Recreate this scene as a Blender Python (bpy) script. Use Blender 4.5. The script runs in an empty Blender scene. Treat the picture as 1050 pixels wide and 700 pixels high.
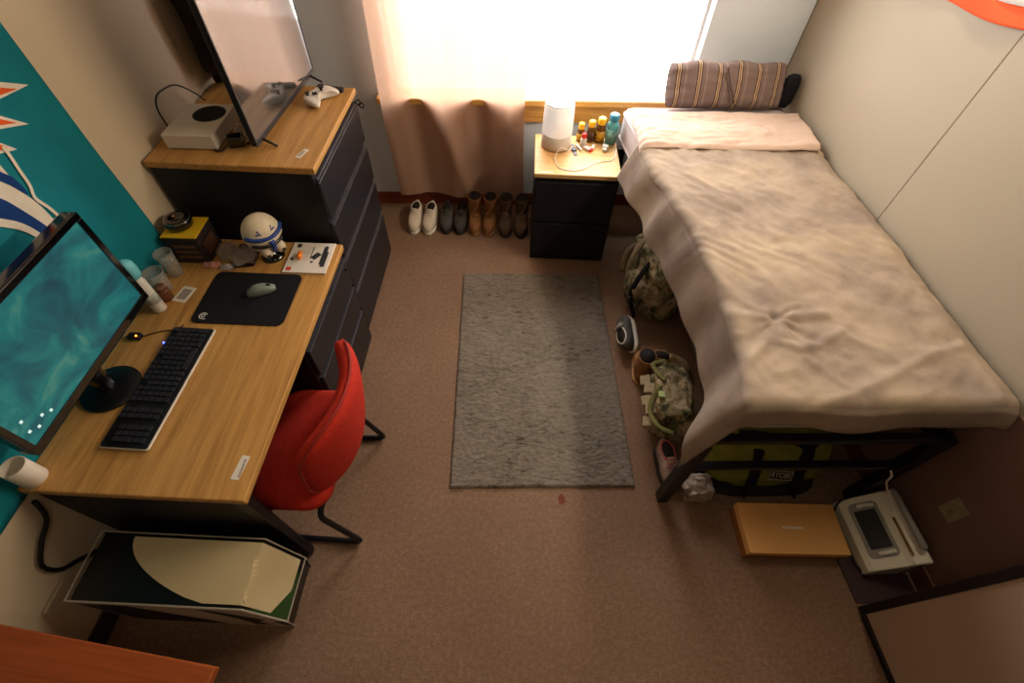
import bpy, bmesh, math, random
from mathutils import Vector, Matrix, noise
random.seed(7)
scn = bpy.context.scene
COL = scn.collection
PI = math.pi
def R(d): return math.radians(d)

# ------------------------------------------------------------------ camera
def make_camera():
    f, H = 484.37, 2.292
    p, r, y = R(52.8), R(2.212), R(-.626)
    Fw = Vector((math.sin(y)*math.cos(p), math.cos(y)*math.cos(p), -math.sin(p)))
    Rt = Vector((math.cos(y), -math.sin(y), 0)); Up = Rt.cross(Fw)
    R2 = math.cos(r)*Rt + math.sin(r)*Up; U2 = -math.sin(r)*Rt + math.cos(r)*Up
    cd = bpy.data.cameras.new('camera'); co = bpy.data.objects.new('camera', cd); COL.objects.link(co)
    m = Matrix((R2, U2, -Fw)).transposed().to_4x4(); m.translation = Vector((0, 0, H))
    co.matrix_world = m
    cd.sensor_fit = 'HORIZONTAL'; cd.sensor_width = 36.0; cd.lens = f*36.0/1050.0
    cd.clip_start = .02
    scn.camera = co
make_camera()

# ------------------------------------------------------------------ materials
def lin(c):
    return tuple(((v/12.92) if v <= .04045 else ((v+.055)/1.055)**2.4) for v in c)
def hexc(h):
    h = h.lstrip('#'); return lin(tuple(int(h[i:i+2], 16)/255 for i in (0, 2, 4)))
MATS = {}
def nt(name):
    m = bpy.data.materials.new(name); m.use_nodes = True
    t = m.node_tree; b = t.nodes['Principled BSDF']; return m, t, b
def coords(t, scale=(1, 1, 1), rot=(0, 0, 0)):
    tc = t.nodes.new('ShaderNodeTexCoord'); mp = t.nodes.new('ShaderNodeMapping')
    mp.inputs['Scale'].default_value = scale; mp.inputs['Rotation'].default_value = rot
    t.links.new(tc.outputs['Object'], mp.inputs['Vector']); return mp.outputs['Vector']
def nz(t, vec, scale, detail=3, rough=.55, dist=0):
    n = t.nodes.new('ShaderNodeTexNoise'); n.inputs['Scale'].default_value = scale
    n.inputs['Detail'].default_value = detail; n.inputs['Roughness'].default_value = rough
    n.inputs['Distortion'].default_value = dist
    t.links.new(vec, n.inputs['Vector']); return n.outputs['Fac']
def ramp(t, fac, stops, interp='LINEAR'):
    r = t.nodes.new('ShaderNodeValToRGB'); cr = r.color_ramp; cr.interpolation = interp
    while len(cr.elements) < len(stops): cr.elements.new(.5)
    for e, (p, c) in zip(cr.elements, stops):
        e.position = p; e.color = (*c, 1)
    t.links.new(fac, r.inputs['Fac']); return r.outputs['Color']
def bump(t, b, fac, strength, dist=.01):
    n = t.nodes.new('ShaderNodeBump'); n.inputs['Strength'].default_value = strength; n.inputs['Distance'].default_value = dist
    t.links.new(fac, n.inputs['Height']); t.links.new(n.outputs['Normal'], b.inputs['Normal'])
def M(name, col, rough=.6, metal=0, var=.12, scale=12, bmp=0, bscale=200, spec=.4, bdist=.004, coat=0):
    if name in MATS: return MATS[name]
    m, t, b = nt(name); c = hexc(col) if isinstance(col, str) else col
    v = coords(t); f = nz(t, v, scale)
    lo = tuple(max(0, x*(1-var)) for x in c); hi = tuple(min(1, x*(1+var)) for x in c)
    t.links.new(ramp(t, f, [(.3, lo), (.7, hi)]), b.inputs['Base Color'])
    b.inputs['Roughness'].default_value = rough; b.inputs['Metallic'].default_value = metal
    b.inputs['Specular IOR Level'].default_value = spec
    if coat: b.inputs['Coat Weight'].default_value = coat; b.inputs['Coat Roughness'].default_value = .08
    if bmp: bump(t, b, nz(t, v, bscale, 4), bmp, bdist)
    MATS[name] = m; return m
def wood(name, c0, c1, axis='Y', rough=.42):
    m, t, b = nt(name)
    s = {'X': (1.6, 26, 26), 'Y': (26, 1.6, 26), 'Z': (26, 26, 1.6)}[axis]
    v = coords(t, s); f = nz(t, v, 1.6, 6, .62, .6)
    s2 = {'X': (2, 130, 130), 'Y': (130, 2, 130), 'Z': (130, 130, 2)}[axis]
    g = nz(t, coords(t, s2), 2, 3, .6)
    mx = t.nodes.new('ShaderNodeMath'); mx.operation = 'MULTIPLY_ADD'
    t.links.new(g, mx.inputs[0]); mx.inputs[1].default_value = .45; t.links.new(f, mx.inputs[2])
    t.links.new(ramp(t, mx.outputs[0], [(.42, hexc(c0)), (.85, hexc(c1))]), b.inputs['Base Color'])
    b.inputs['Roughness'].default_value = rough; b.inputs['Specular IOR Level'].default_value = .35
    bump(t, b, g, .08, .002)
    MATS[name] = m; return m
def emis(name, col, s):
    m, t, b = nt(name); b.inputs['Base Color'].default_value = (*hexc(col), 1)
    b.inputs['Emission Color'].default_value = (*hexc(col), 1); b.inputs['Emission Strength'].default_value = s
    MATS[name] = m; return m
def clear(name, col, rough=.1, alpha=.25):
    m, t, b = nt(name); v = coords(t); f = nz(t, v, 30)
    c = hexc(col)
    t.links.new(ramp(t, f, [(.3, tuple(x*.8 for x in c)), (.7, c)]), b.inputs['Base Color'])
    b.inputs['Roughness'].default_value = rough; b.inputs['Alpha'].default_value = alpha
    b.inputs['Specular IOR Level'].default_value = .8
    MATS[name] = m; return m

OAK = wood('oak_desk', '#966834', '#c59553', 'Y')
OAKX = wood('oak_nightstand', '#b98a4c', '#dcb478', 'X')
SILLW = wood('sill_wood', '#b47f3c', '#d9a55c', 'X')
REDW = wood('red_wood', '#773412', '#97491c', 'X', .5)
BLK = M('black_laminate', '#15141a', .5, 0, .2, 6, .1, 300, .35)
BLKM = M('black_metal', '#141318', .38, .3, .2, 20, 0, 200, .5)
DRW = M('drawer_front', '#1b1b20', .42, .1, .18, 4, .05, 300, .5)
GLOSSB = M('gloss_black', '#07070a', .12, 0, .2, 10, 0, 100, .6, coat=.6)
PLB = M('black_plastic', '#121216', .45, 0, .2, 20, .08, 400)
KEYM = M('keycap_plastic', '#26262c', .5, 0, .2, 60)
WHP = M('white_plastic', '#d9d5cb', .4, 0, .04, 10)
GRYP = M('grey_plastic', '#8f8b84', .42, 0, .08, 15)
DGRYP = M('dark_grey_plastic', '#4c4a49', .45, 0, .1, 15)
SILV = M('silver_metal', '#b9b6b2', .25, .9, .05, 10)
RED = M('red_fabric', '#b32a1b', .85, 0, .15, 60, .35, 700, .2)
TEAL = M('teal_flag_cloth', '#0d747f', .8, 0, .12, 5, .15, 500, .2)
ORANGE = M('orange_print', '#d9571f', .8, 0, .08, 20, 0, 200, .2)
CREAM = M('cream_print', '#d8cdbb', .8, 0, .05, 20, 0, 200, .2)
NAVY = M('navy_print', '#10366e', .8, 0, .15, 20, 0, 200, .2)
CREAMP = M('cream_panel', '#cdbb92', .5, 0, .05, 3, 0, 200, .4)
GREENP = M('green_panel', '#28481f', .45, 0, .15, 10)
SHEET = M('beige_sheet', '#bfa696', .9, 0, .06, 4, .2, 500, .15)
MATT = M('grey_sheet', '#b3a7a6', .9, 0, .06, 5, .2, 500, .15)
RUBB = M('brown_baseboard', '#5d3426', .55, 0, .12, 8)
LABELW = M('paper_label', '#ddd6ca', .7, 0, .03, 10)
INK = M('grey_ink', '#6f6560', .8)
INKD = M('dark_ink', '#2b2a30', .7)
REDI = M('red_ink', '#c6382c', .7)
YEL = M('yellow_card', '#d8b01b', .5, 0, .06, 20)
CARD = M('orange_card', '#d39f5c', .6, 0, .06, 3, .05, 300, .3)
BOOTT = M('tan_leather', '#8f6238', .75, 0, .2, 25, .2, 300)
BOOTB = M('brown_leather', '#5a4634', .75, 0, .25, 25, .2, 300)
SNKW = M('offwhite_canvas', '#cdbfae', .8, 0, .08, 20, .2, 500)
SNKD = M('charcoal_mesh', '#45423f', .8, 0, .2, 30, .2, 500)
SOLE = M('pale_rubber', '#d9d2c4', .6, 0, .05)
SOLET = M('gum_rubber', '#a67c4b', .6, 0, .1)
SOLED = M('dark_rubber', '#2b2724', .7, 0, .1)
DARKIN = M('dark_lining', '#221a19', .95, 0, .2)
LIME = M('olive_lime_canvas', '#7d7e31', .8, 0, .2, 12, .3, 400, .2)
STRAP = M('black_webbing', '#16151a', .75, 0, .2, 50, .3, 700, .2)
TANW = M('tan_webbing', '#96876a', .85, 0, .15, 50, .3, 600, .2)
TEALB = M('teal_bottle', '#5aa7ae', .3, 0, .05)
AMBER = M('amber_bottle', '#5d4014', .25, 0, .15, 20)
YCAP = M('yellow_cap', '#efb820', .4, 0, .04)
RCAP = M('red_cap', '#d3241c', .4, 0, .04)
MOUSEM = M('green_grey_mouse', '#6f7a70', .3, 0, .1)
ORP = M('orange_plastic', '#f5831f', .4, 0, .03)
BLUEH = M('blue_paint', '#23428d', .45, 0, .05)
HELW = M('helmet_white', '#ddcfb6', .45, 0, .05)
FLAGR = M('red_orange_flag', '#ef5a2b', .75, 0, .05, 6, .1, 500, .2)
FLAGW = M('white_flag', '#efe9e2', .75, 0, .03, 6, .1, 500, .2)
DARKC = M('dark_cloth', '#2a2321', .9, 0, .3, 14, .4, 200, .2)
WIRE = M('black_cable', '#0f0f12', .5)
WIREW = M('white_cable', '#e9e4dc', .5)
BRASS = M('brass', '#c8a255', .3, .9)
IVORY = M('ivory_plate', '#8f8468', .5)
SHOEPK = M('pink_grey_knit', '#a08a80', .8, 0, .2, 30, .2, 400)
CLEAR = clear('clear_plastic', '#cfc8bd')
TINT = clear('tinted_plastic', '#5a4a45', .2, .55)
CLEARB = clear('clear_wrap', '#cdbcae', .06, .34)

def wall_mat(name, c, dark=.93):
    m, t, b = nt(name); v = coords(t); f = nz(t, v, 1.3, 3); f2 = nz(t, v, 140, 3)
    cc = hexc(c)
    t.links.new(ramp(t, f, [(.3, tuple(x*dark for x in cc)), (.7, cc)]), b.inputs['Base Color'])
    b.inputs['Roughness'].default_value = .6; b.inputs['Specular IOR Level'].default_value = .3
    bump(t, b, f2, .12, .002); MATS[name] = m; return m
WALL = wall_mat('wall_paint', '#c9b89c')
WALLF = wall_mat('wall_window_glow', '#cfd7e0', .97)  # window glow put into the wall colour as a bluish tint
CEIL = wall_mat('ceiling_paint', '#a59c8d')
DOORP = wall_mat('closet_paint', '#b59d86')

def carpet():
    m, t, b = nt('carpet'); v = coords(t)
    f = nz(t, v, 230, 3, .75); g = nz(t, v, 1.6, 3); h = nz(t, v, 55, 4, .7)
    a = t.nodes.new('ShaderNodeMath'); a.operation = 'MULTIPLY_ADD'; a2 = t.nodes.new('ShaderNodeMath'); a2.operation = 'MULTIPLY_ADD'
    t.links.new(h, a.inputs[0]); a.inputs[1].default_value = .45; t.links.new(f, a.inputs[2])
    t.links.new(g, a2.inputs[0]); a2.inputs[1].default_value = .22; t.links.new(a.outputs[0], a2.inputs[2])
    t.links.new(ramp(t, a2.outputs[0], [(.48, hexc('#5c4636')), (.84, hexc('#7d6350')), (1.15, hexc('#9a7f6a'))]), b.inputs['Base Color'])
    b.inputs['Roughness'].default_value = .97; b.inputs['Specular IOR Level'].default_value = .1
    bump(t, b, f, .5, .006); return m
CARPET = carpet()
def rugm():
    m, t, b = nt('rug_pile'); v = coords(t, (18, 55, 30))
    f = nz(t, v, 1.2, 5, .7, .8); g = nz(t, coords(t), 3, 3)
    a = t.nodes.new('ShaderNodeMath'); a.operation = 'MULTIPLY_ADD'
    t.links.new(g, a.inputs[0]); a.inputs[1].default_value = .35; t.links.new(f, a.inputs[2])
    t.links.new(ramp(t, a.outputs[0], [(.46, hexc('#383228')), (.58, hexc('#69615600'[:7])), (.95, hexc('#897f75'))]), b.inputs['Base Color'])
    b.inputs['Roughness'].default_value = .98; b.inputs['Specular IOR Level'].default_value = .08
    bump(t, b, f, .7, .01); return m
RUG = rugm()
def camom():
    m, t, b = nt('camouflage'); v = coords(t)
    f = nz(t, v, 14, 3, .5, .4)
    t.links.new(ramp(t, f, [(0, hexc('#3a3427')), (.38, hexc('#57543a')), (.45, hexc('#7f7457')), (.54, hexc('#a08f73')), (.66, hexc('#6b5844'))], 'CONSTANT'), b.inputs['Base Color'])
    b.inputs['Roughness'].default_value = .9; b.inputs['Specular IOR Level'].default_value = .15
    bump(t, b, nz(t, v, 300, 3), .3, .004); return m
CAMO = camom()
def blanketm():
    m, t, b = nt('blanket_plush'); v = coords(t)
    f = nz(t, v, 3.2, 5, .6, .3); g = nz(t, v, 90, 3, .6)
    t.links.new(ramp(t, f, [(.28, hexc('#75675f')), (.5, hexc('#928273')), (.74, hexc('#a8967f'))]), b.inputs['Base Color'])
    b.inputs['Roughness'].default_value = .9; b.inputs['Specular IOR Level'].default_value = .12
    bump(t, b, g, .25, .004); return m
BLANK = blanketm()
def stripem():
    m, t, b = nt('striped_ticking'); tc = t.nodes.new('ShaderNodeTexCoord'); sx = t.nodes.new('ShaderNodeSeparateXYZ')
    t.links.new(tc.outputs['Object'], sx.inputs[0])
    mu = t.nodes.new('ShaderNodeMath'); mu.operation = 'MULTIPLY'; mu.inputs[1].default_value = 8.6
    fr = t.nodes.new('ShaderNodeMath'); fr.operation = 'FRACT'
    t.links.new(sx.outputs['X'], mu.inputs[0]); t.links.new(mu.outputs[0], fr.inputs[0])
    base, tan, dk, pl = hexc('#74625e'), hexc('#b99a74'), hexc('#332526'), hexc('#85716a')
    t.links.new(ramp(t, fr.outputs[0], [(0, base), (.30, dk), (.345, tan), (.39, base), (.46, tan), (.5, dk), (.545, base), (.72, pl), (.80, base)], 'CONSTANT'), b.inputs['Base Color'])
    b.inputs['Roughness'].default_value = .9; b.inputs['Specular IOR Level'].default_value = .1
    bump(t, b, nz(t, coords(t), 400, 3), .3, .003); return m
STRIPE = stripem()
def screenm():
    m, t, b = nt('teal_wallpaper_screen'); v = coords(t)
    f = nz(t, coords(t, (1, 2.2, 3.5), (R(35), 0, 0)), 2.2, 5, .6, .8); g = nz(t, v, 22, 4, .7)
    c = ramp(t, f, [(.30, hexc('#053f50')), (.47, hexc('#0a6a72')), (.58, hexc('#128a86')), (.72, hexc('#66a58c'))])
    e = t.nodes.new('ShaderNodeMix'); e.data_type = 'RGBA'; e.blend_type = 'MULTIPLY'; e.inputs[0].default_value = .25
    t.links.new(c, e.inputs[6]); t.links.new(ramp(t, g, [(.3, (.6, .6, .6)), (.7, (1, 1, 1))]), e.inputs[7])
    b.inputs['Base Color'].default_value = (.01, .02, .02, 1); b.inputs['Roughness'].default_value = .35
    t.links.new(e.outputs[2], b.inputs['Emission Color']); b.inputs['Emission Strength'].default_value = .55; return m
SCREEN = screenm()
def tvm():
    m, t, b = nt('glossy_tv_glass'); v = coords(t)
    b.inputs['Roughness'].default_value = .07; b.inputs['Metallic'].default_value = .85
    t.links.new(ramp(t, nz(t, v, 2), [(.3, (.25, .26, .27)), (.7, (.28, .29, .30))]), b.inputs['Base Color']); return m
TVG = tvm()
def curtainm():
    m, t, b = nt('sheer_beige_curtain'); v = coords(t, (300, 300, 300)); f = nz(t, v, 1, 2)
    out = [n for n in t.nodes if n.type == 'OUTPUT_MATERIAL'][0]
    tr = t.nodes.new('ShaderNodeBsdfTranslucent'); df = t.nodes.new('ShaderNodeBsdfDiffuse'); tp = t.nodes.new('ShaderNodeBsdfTransparent')
    c = ramp(t, f, [(.3, hexc('#b9947d')), (.7, hexc('#c8a58d'))])
    t.links.new(c, tr.inputs['Color']); t.links.new(c, df.inputs['Color'])
    m1 = t.nodes.new('ShaderNodeMixShader'); m1.inputs[0].default_value = .54
    t.links.new(tr.outputs[0], m1.inputs[1]); t.links.new(df.outputs[0], m1.inputs[2])
    m2 = t.nodes.new('ShaderNodeMixShader'); m2.inputs[0].default_value = .04
    t.links.new(m1.outputs[0], m2.inputs[1]); t.links.new(tp.outputs[0], m2.inputs[2])
    t.links.new(m2.outputs[0], out.inputs['Surface']); t.nodes.remove(b); return m
CURT = curtainm()
def glassm():
    m, t, b = nt('window_glass'); out = [n for n in t.nodes if n.type == 'OUTPUT_MATERIAL'][0]
    gl = t.nodes.new('ShaderNodeBsdfGlossy'); tp = t.nodes.new('ShaderNodeBsdfTransparent'); gl.inputs['Roughness'].default_value = .02
    mx = t.nodes.new('ShaderNodeMixShader'); mx.inputs[0].default_value = .06
    t.links.new(tp.outputs[0], mx.inputs[1]); t.links.new(gl.outputs[0], mx.inputs[2]); t.links.new(mx.outputs[0], out.inputs['Surface'])
    t.nodes.remove(b); return m
GLASS = glassm()
def lampm():
    m, t, b = nt('frosted_lamp_shade'); v = coords(t)
    t.links.new(ramp(t, nz(t, v, 8), [(.3, hexc('#e9e2da')), (.7, hexc('#f4efe9'))]), b.inputs['Base Color'])
    b.inputs['Roughness'].default_value = .5; b.inputs['Subsurface Weight'].default_value = .4
    b.inputs['Subsurface Radius'].default_value = (.05, .05, .05)
    b.inputs['Emission Color'].default_value = (1, .93, .86, 1); b.inputs['Emission Strength'].default_value = .45; return m
LAMPS = lampm()

# ------------------------------------------------------------------ mesh helpers
def xf(bm, verts, mat):
    for v in verts: v.co = mat @ v.co
def box(bm, c, s, rot=None):
    r = bmesh.ops.create_cube(bm, size=1)['verts']
    m = Matrix.Translation(c) @ (rot if rot else Matrix.Identity(4)) @ Matrix.Diagonal((*s, 1)); xf(bm, r, m); return r
def bx(bm, a, b):
    return box(bm, [(a[i]+b[i])/2 for i in range(3)], [abs(b[i]-a[i]) for i in range(3)])
def cyl(bm, p0, p1, r0, r1=None, n=24):
    r1 = r0 if r1 is None else r1; p0, p1 = Vector(p0), Vector(p1); d = p1-p0
    r = bmesh.ops.create_cone(bm, cap_ends=True, segments=n, radius1=r0, radius2=r1, depth=d.length)['verts']
    xf(bm, r, Matrix.Translation((p0+p1)/2) @ d.to_track_quat('Z', 'Y').to_matrix().to_4x4()); return r
def lathe(bm, prof, c=(0, 0, 0), n=28, sx=1, sy=1, mat=None):
    rings = []
    for (r, z) in prof:
        rings.append([bm.verts.new((c[0]+sx*r*math.cos(2*PI*i/n), c[1]+sy*r*math.sin(2*PI*i/n), c[2]+z)) for i in range(n)])
    for a, b in zip(rings, rings[1:]):
        for i in range(n): bm.faces.new((a[i], a[(i+1) % n], b[(i+1) % n], b[i]))
    bm.faces.new(rings[0][::-1]); bm.faces.new(rings[-1])
    vs = [v for r in rings for v in r]
    if mat: xf(bm, vs, mat)
    return vs
def smooth_path(pts, k=6):
    P = [Vector(p) for p in pts]; out = []
    for i in range(len(P)-1):
        p0 = P[max(i-1, 0)]; p1 = P[i]; p2 = P[i+1]; p3 = P[min(i+2, len(P)-1)]
        for j in range(k):
            t = j/k
            out.append(.5*((2*p1)+(p2-p0)*t+(2*p0-5*p1+4*p2-p3)*t*t+(3*p1-p0-3*p2+p3)*t**3))
    out.append(P[-1]); return out
def round_path(pts, rad, k=5):
    P = [Vector(p) for p in pts]; out = [P[0]]
    for i in range(1, len(P)-1):
        a = (P[i-1]-P[i]); b = (P[i+1]-P[i]); r = min(rad, a.length*.45, b.length*.45)
        s = P[i]+a.normalized()*r; e = P[i]+b.normalized()*r
        for j in range(k+1):
            t = j/k; out.append((1-t)**2*s+2*t*(1-t)*P[i]+t*t*e)
    out.append(P[-1]); return out
def tube(bm, path, r, n=10, flat=1.0):
    P = [Vector(p) for p in path]; rings = []; up = Vector((0, 0, 1))
    for i, p in enumerate(P):
        d = (P[min(i+1, len(P)-1)]-P[max(i-1, 0)]).normalized()
        u = up-d*up.dot(d)
        if u.length < .1: u = Vector((0, 1, 0))-d*d.y
        u.normalize(); w = d.cross(u)
        rr = r(i/(len(P)-1)) if callable(r) else r
        rings.append([bm.verts.new(p+w*rr*math.cos(2*PI*k/n)+u*rr*flat*math.sin(2*PI*k/n)) for k in range(n)])
    for a, b in zip(rings, rings[1:]):
        for k in range(n): bm.faces.new((a[k], a[(k+1) % n], b[(k+1) % n], b[k]))
    bm.faces.new(rings[0][::-1]); bm.faces.new(rings[-1]); return [v for q in rings for v in q]
def prism(bm, poly, z0, z1, mat=None):
    a = [bm.verts.new((x, y, z0)) for x, y in poly]; b = [bm.verts.new((x, y, z1)) for x, y in poly]; n = len(poly)
    bm.faces.new(a[::-1]); bm.faces.new(b)
    for i in range(n): bm.faces.new((a[i], a[(i+1) % n], b[(i+1) % n], b[i]))
    if mat: xf(bm, a+b, mat)
    return a+b
def rrect(w, h, r, k=5, cx=0, cy=0):
    out = []
    for (sx, sy, a0) in ((1, 1, 0), (-1, 1, 90), (-1, -1, 180), (1, -1, 270)):
        for j in range(k+1):
            a = R(a0+90*j/k); out.append((cx+sx*(w/2-r)+r*math.cos(a), cy+sy*(h/2-r)+r*math.sin(a)))
    return out
def grid(bm, fn, nu, nv):
    V = [[bm.verts.new(fn(i/nu, j/nv)) for j in range(nv+1)] for i in range(nu+1)]
    for i in range(nu):
        for j in range(nv): bm.faces.new((V[i][j], V[i+1][j], V[i+1][j+1], V[i][j+1]))
    return [v for r in V for v in r]
def sphere(bm, c, r, n=20, mat=None):
    vs = bmesh.ops.create_uvsphere(bm, u_segments=n, v_segments=max(8, n*2//3), radius=1)['verts']
    r = r if hasattr(r, '__len__') else (r, r, r)
    xf(bm, vs, Matrix.Translation(c) @ (mat if mat else Matrix.Identity(4)) @ Matrix.Diagonal((*r, 1))); return vs
def loft(bm, secs):
    """secs: list of closed rings (lists of points)"""
    rr = [[bm.verts.new(p) for p in s] for s in secs]; n = len(rr[0])
    for a, b in zip(rr, rr[1:]):
        for i in range(n): bm.faces.new((a[i], a[(i+1) % n], b[(i+1) % n], b[i]))
    bm.faces.new(rr[0][::-1]); bm.faces.new(rr[-1])
    return [v for r in rr for v in r]
def crumple(vs, amp, freq, seed=0):
    for v in vs:
        v.co += Vector(noise.noise_vector(v.co*freq+Vector((seed*7.3, seed*3.1, seed)))) * amp
def nb(): return bmesh.new()

def ob(name, bm, m, parent=None, world=False, smooth=False, bevel=0, seg=2, solid=0, sub=0, loc=None, rz=0):
    bmesh.ops.recalc_face_normals(bm, faces=bm.faces)
    me = bpy.data.meshes.new(name); bm.to_mesh(me); bm.free()
    o = bpy.data.objects.new(name, me); COL.objects.link(o)
    if parent:
        o.parent = parent
        if world: me.transform(WM[parent.name].inverted())
        WM[o.name] = WM[parent.name]
    else:
        mm = Matrix.Translation(loc or (0, 0, 0)) @ Matrix.Rotation(rz, 4, 'Z')
        if loc is not None:
            if world: me.transform(mm.inverted())
            o.location = loc; o.rotation_euler = (0, 0, rz)
        WM[o.name] = mm
    me.materials.append(m)
    if smooth:
        for p in me.polygons: p.use_smooth = True
    if solid:
        q = o.modifiers.new('solid', 'SOLIDIFY'); q.thickness = solid; q.offset = 0
    if bevel:
        q = o.modifiers.new('bevel', 'BEVEL'); q.width = bevel; q.segments = seg; q.limit_method = 'ANGLE'; q.angle_limit = R(40)
        q.harden_normals = False
    if sub:
        q = o.modifiers.new('sub', 'SUBSURF'); q.levels = sub; q.render_levels = sub
    return o
WM = {}
def tag(o, label, cat, group=None):
    o['label'] = label; o['category'] = cat
    if group: o['group'] = group
    return o
def thing(name, label, cat, loc=(0, 0, 0), rz=0, group=None):
    o = bpy.data.objects.new(name, None); COL.objects.link(o); o.empty_display_size = .05
    o.location = loc; o.rotation_euler = (0, 0, rz)
    WM[o.name] = Matrix.Translation(loc) @ Matrix.Rotation(rz, 4, 'Z')
    return tag(o, label, cat, group)
def struct(name, bm, m, **k):
    o = ob(name, bm, m, **k)
    if not o.parent: o['kind'] = 'structure'
    return o
def text_bm(s, size, mat):
    cu = bpy.data.curves.new('t', 'FONT'); cu.body = s; cu.size = size; cu.align_x = 'CENTER'; cu.align_y = 'CENTER'
    to = bpy.data.objects.new('t', cu); COL.objects.link(to)
    me = bpy.data.meshes.new_from_object(to.evaluated_get(bpy.context.evaluated_depsgraph_get()))
    bm = nb(); bm.from_mesh(me); xf(bm, bm.verts, mat)
    bpy.data.objects.remove(to); bpy.data.curves.remove(cu); bpy.data.meshes.remove(me); return bm
def frame3(o, x, y):
    """matrix with local x,y axes and origin"""
    x = Vector(x).normalized(); z = x.cross(Vector(y)).normalized(); y = z.cross(x)
    m = Matrix((x, y, z)).transposed().to_4x4(); m.translation = Vector(o); return m

# ------------------------------------------------------------------ the room
TH = R(3.3)                                # the window side and bed side sit a little askew to the desk side
CX, SX = math.cos(TH), math.sin(TH)
FA = Vector((-.98, 3.04, 0))               # a point on the window wall
def fw(s, d=0, z=0):                        # along the window wall (s), out through it (d)
    return Vector((FA.x+CX*s-SX*d, FA.y+SX*s+CX*d, z))
S_L = -(.62+.05)/CX                         # wall start (at the x=-1.6 wall)
S_R = 2.588                                 # corner with the bed side wall
RWO = fw(S_R)                               # room corner
TW = R(5); CW, SW = math.cos(TW), math.sin(TW)
def rw(t, d=0, z=0):                        # along the bed side wall toward the camera (t), out through it (d)
    return Vector((RWO.x+SW*t+CW*d, RWO.y-CW*t+SW*d, z))
HC = 2.62
def quad_box(bm, p, q, d, z0, z1):
    """upright slab from p to q (floor points) thickened by vector d"""
    a = [Vector((p.x, p.y, 0)), Vector((q.x, q.y, 0)), Vector((q.x+d.x, q.y+d.y, 0)), Vector((p.x+d.x, p.y+d.y, 0))]
    lo = [bm.verts.new((v.x, v.y, z0)) for v in a]; hi = [bm.verts.new((v.x, v.y, z1)) for v in a]
    bm.faces.new(lo[::-1]); bm.faces.new(hi)
    for i in range(4): bm.faces.new((lo[i], lo[(i+1) % 4], hi[(i+1) % 4], hi[i]))
YB = -1.7
bm = nb(); bx(bm, (-1.8, YB-.1, -.08), (2.3, 3.5, 0)); flo = struct('floor', bm, CARPET)
bm = nb(); prism(bm, [(.262+.017*math.cos(k*PI/7)*(1+.25*math.sin(3*k)), .79+.026*math.sin(k*PI/7)) for k in range(14)], .0002, .0012); ob('stain', bm, M('rust_stain', '#6d3626', .95, 0, .2, 80), flo)
bm = nb(); bx(bm, (-1.8, YB-.1, HC), (2.3, 3.5, HC+.1)); struct('ceiling', bm, CEIL)
bm = nb(); bx(bm, (-1.72, YB, 0), (-1.6, 3.2, HC)); struct('wall_left', bm, WALL)
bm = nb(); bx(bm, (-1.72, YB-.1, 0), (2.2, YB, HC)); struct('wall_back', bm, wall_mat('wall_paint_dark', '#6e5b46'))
bm = nb(); quad_box(bm, rw(-.15), rw(5.0), Vector((CW*.1, SW*.1, 0)), 0, HC); struct('wall_right', bm, wall_mat('wall_paint_grey', '#aa9d88'))
# window wall with an opening
WS0, WS1, WZ0, WZ1 = .13, 2.02, .83, 2.32
D = Vector((-SX*.14, CX*.14, 0))
bm = nb()
quad_box(bm, fw(S_L-.1), fw(WS0), D, 0, HC); quad_box(bm, fw(WS1), fw(S_R+.05), D, 0, HC)
quad_box(bm, fw(WS0), fw(WS1), D, 0, WZ0-.01); quad_box(bm, fw(WS0), fw(WS1), D, WZ1, HC)
struct('wall_far', bm, WALLF)
w1 = bpy.data.objects.new('window_1', None); COL.objects.link(w1); w1['kind'] = 'structure'; w1.location = fw(WS0, .1, WZ0); w1.rotation_euler = (0, 0, TH)
WM['window_1'] = Matrix.Translation(w1.location) @ Matrix.Rotation(TH, 4, 'Z')
WW, WH = WS1-WS0, WZ1-WZ0
WFR = M('window_frame_white', '#e9e6e2', .5, 0, .03)
bm = nb()
for a, b in (((0, -.02, 0), (.02, .02, WH)), ((WW-.02, -.02, 0), (WW, .02, WH)), ((.02, -.02, 0), (WW-.02, .02, .004)), ((.02, -.02, WH-.03), (WW-.02, .02, WH))): bx(bm, a, b)
ob('window_frame', bm, WFR, w1, bevel=.004)
bm = nb(); bx(bm, (.02, -.003, .004), (WW-.02, .003, WH-.03)); ob('window_pane', bm, GLASS, w1)
# sill board and apron
bm = nb(); quad_box(bm, fw(.03, -.075), fw(2.06, -.075), Vector((-SX*.16, CX*.16, 0)), .795, .834)
struct('trim_1', bm, SILLW, bevel=.006)
bm = nb(); quad_box(bm, fw(.05, -.022), fw(2.04, -.022), Vector((-SX*.02, CX*.02, 0)), .665, .795)
struct('trim_2', bm, SILLW, bevel=.004)
# baseboards
bm = nb(); quad_box(bm, fw(S_L), fw(S_R-.01), Vector((-SX*.012, CX*.012, 0))*-1, 0, .10); struct('baseboard_far', bm, M('red_baseboard', '#7d3a22', .5, 0, .12, 8), bevel=.004)
bm = nb(); quad_box(bm, rw(.02, -.012), rw(2.80, -.012), Vector((CW*.011, SW*.011, 0)), 0, .10); struct('baseboard_right', bm, RUBB, bevel=.004)
bm = nb(); bx(bm, (-1.599, YB, 0), (-1.588, 2.95, .1)); struct('baseboard_left', bm, M('shaded_baseboard', '#33241d', .55, 0, .12, 8), bevel=.004)  # shadow along this wall is put into the darker baseboard colour
bm = nb(); quad_box(bm, rw(.02, -.006), rw(2.79, -.006), Vector((CW*.005, SW*.005, 0)), .10, .84); struct('trim_6', bm, M('brown_lower_wall', '#73564b', .6, 0, .08, 3))
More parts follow.
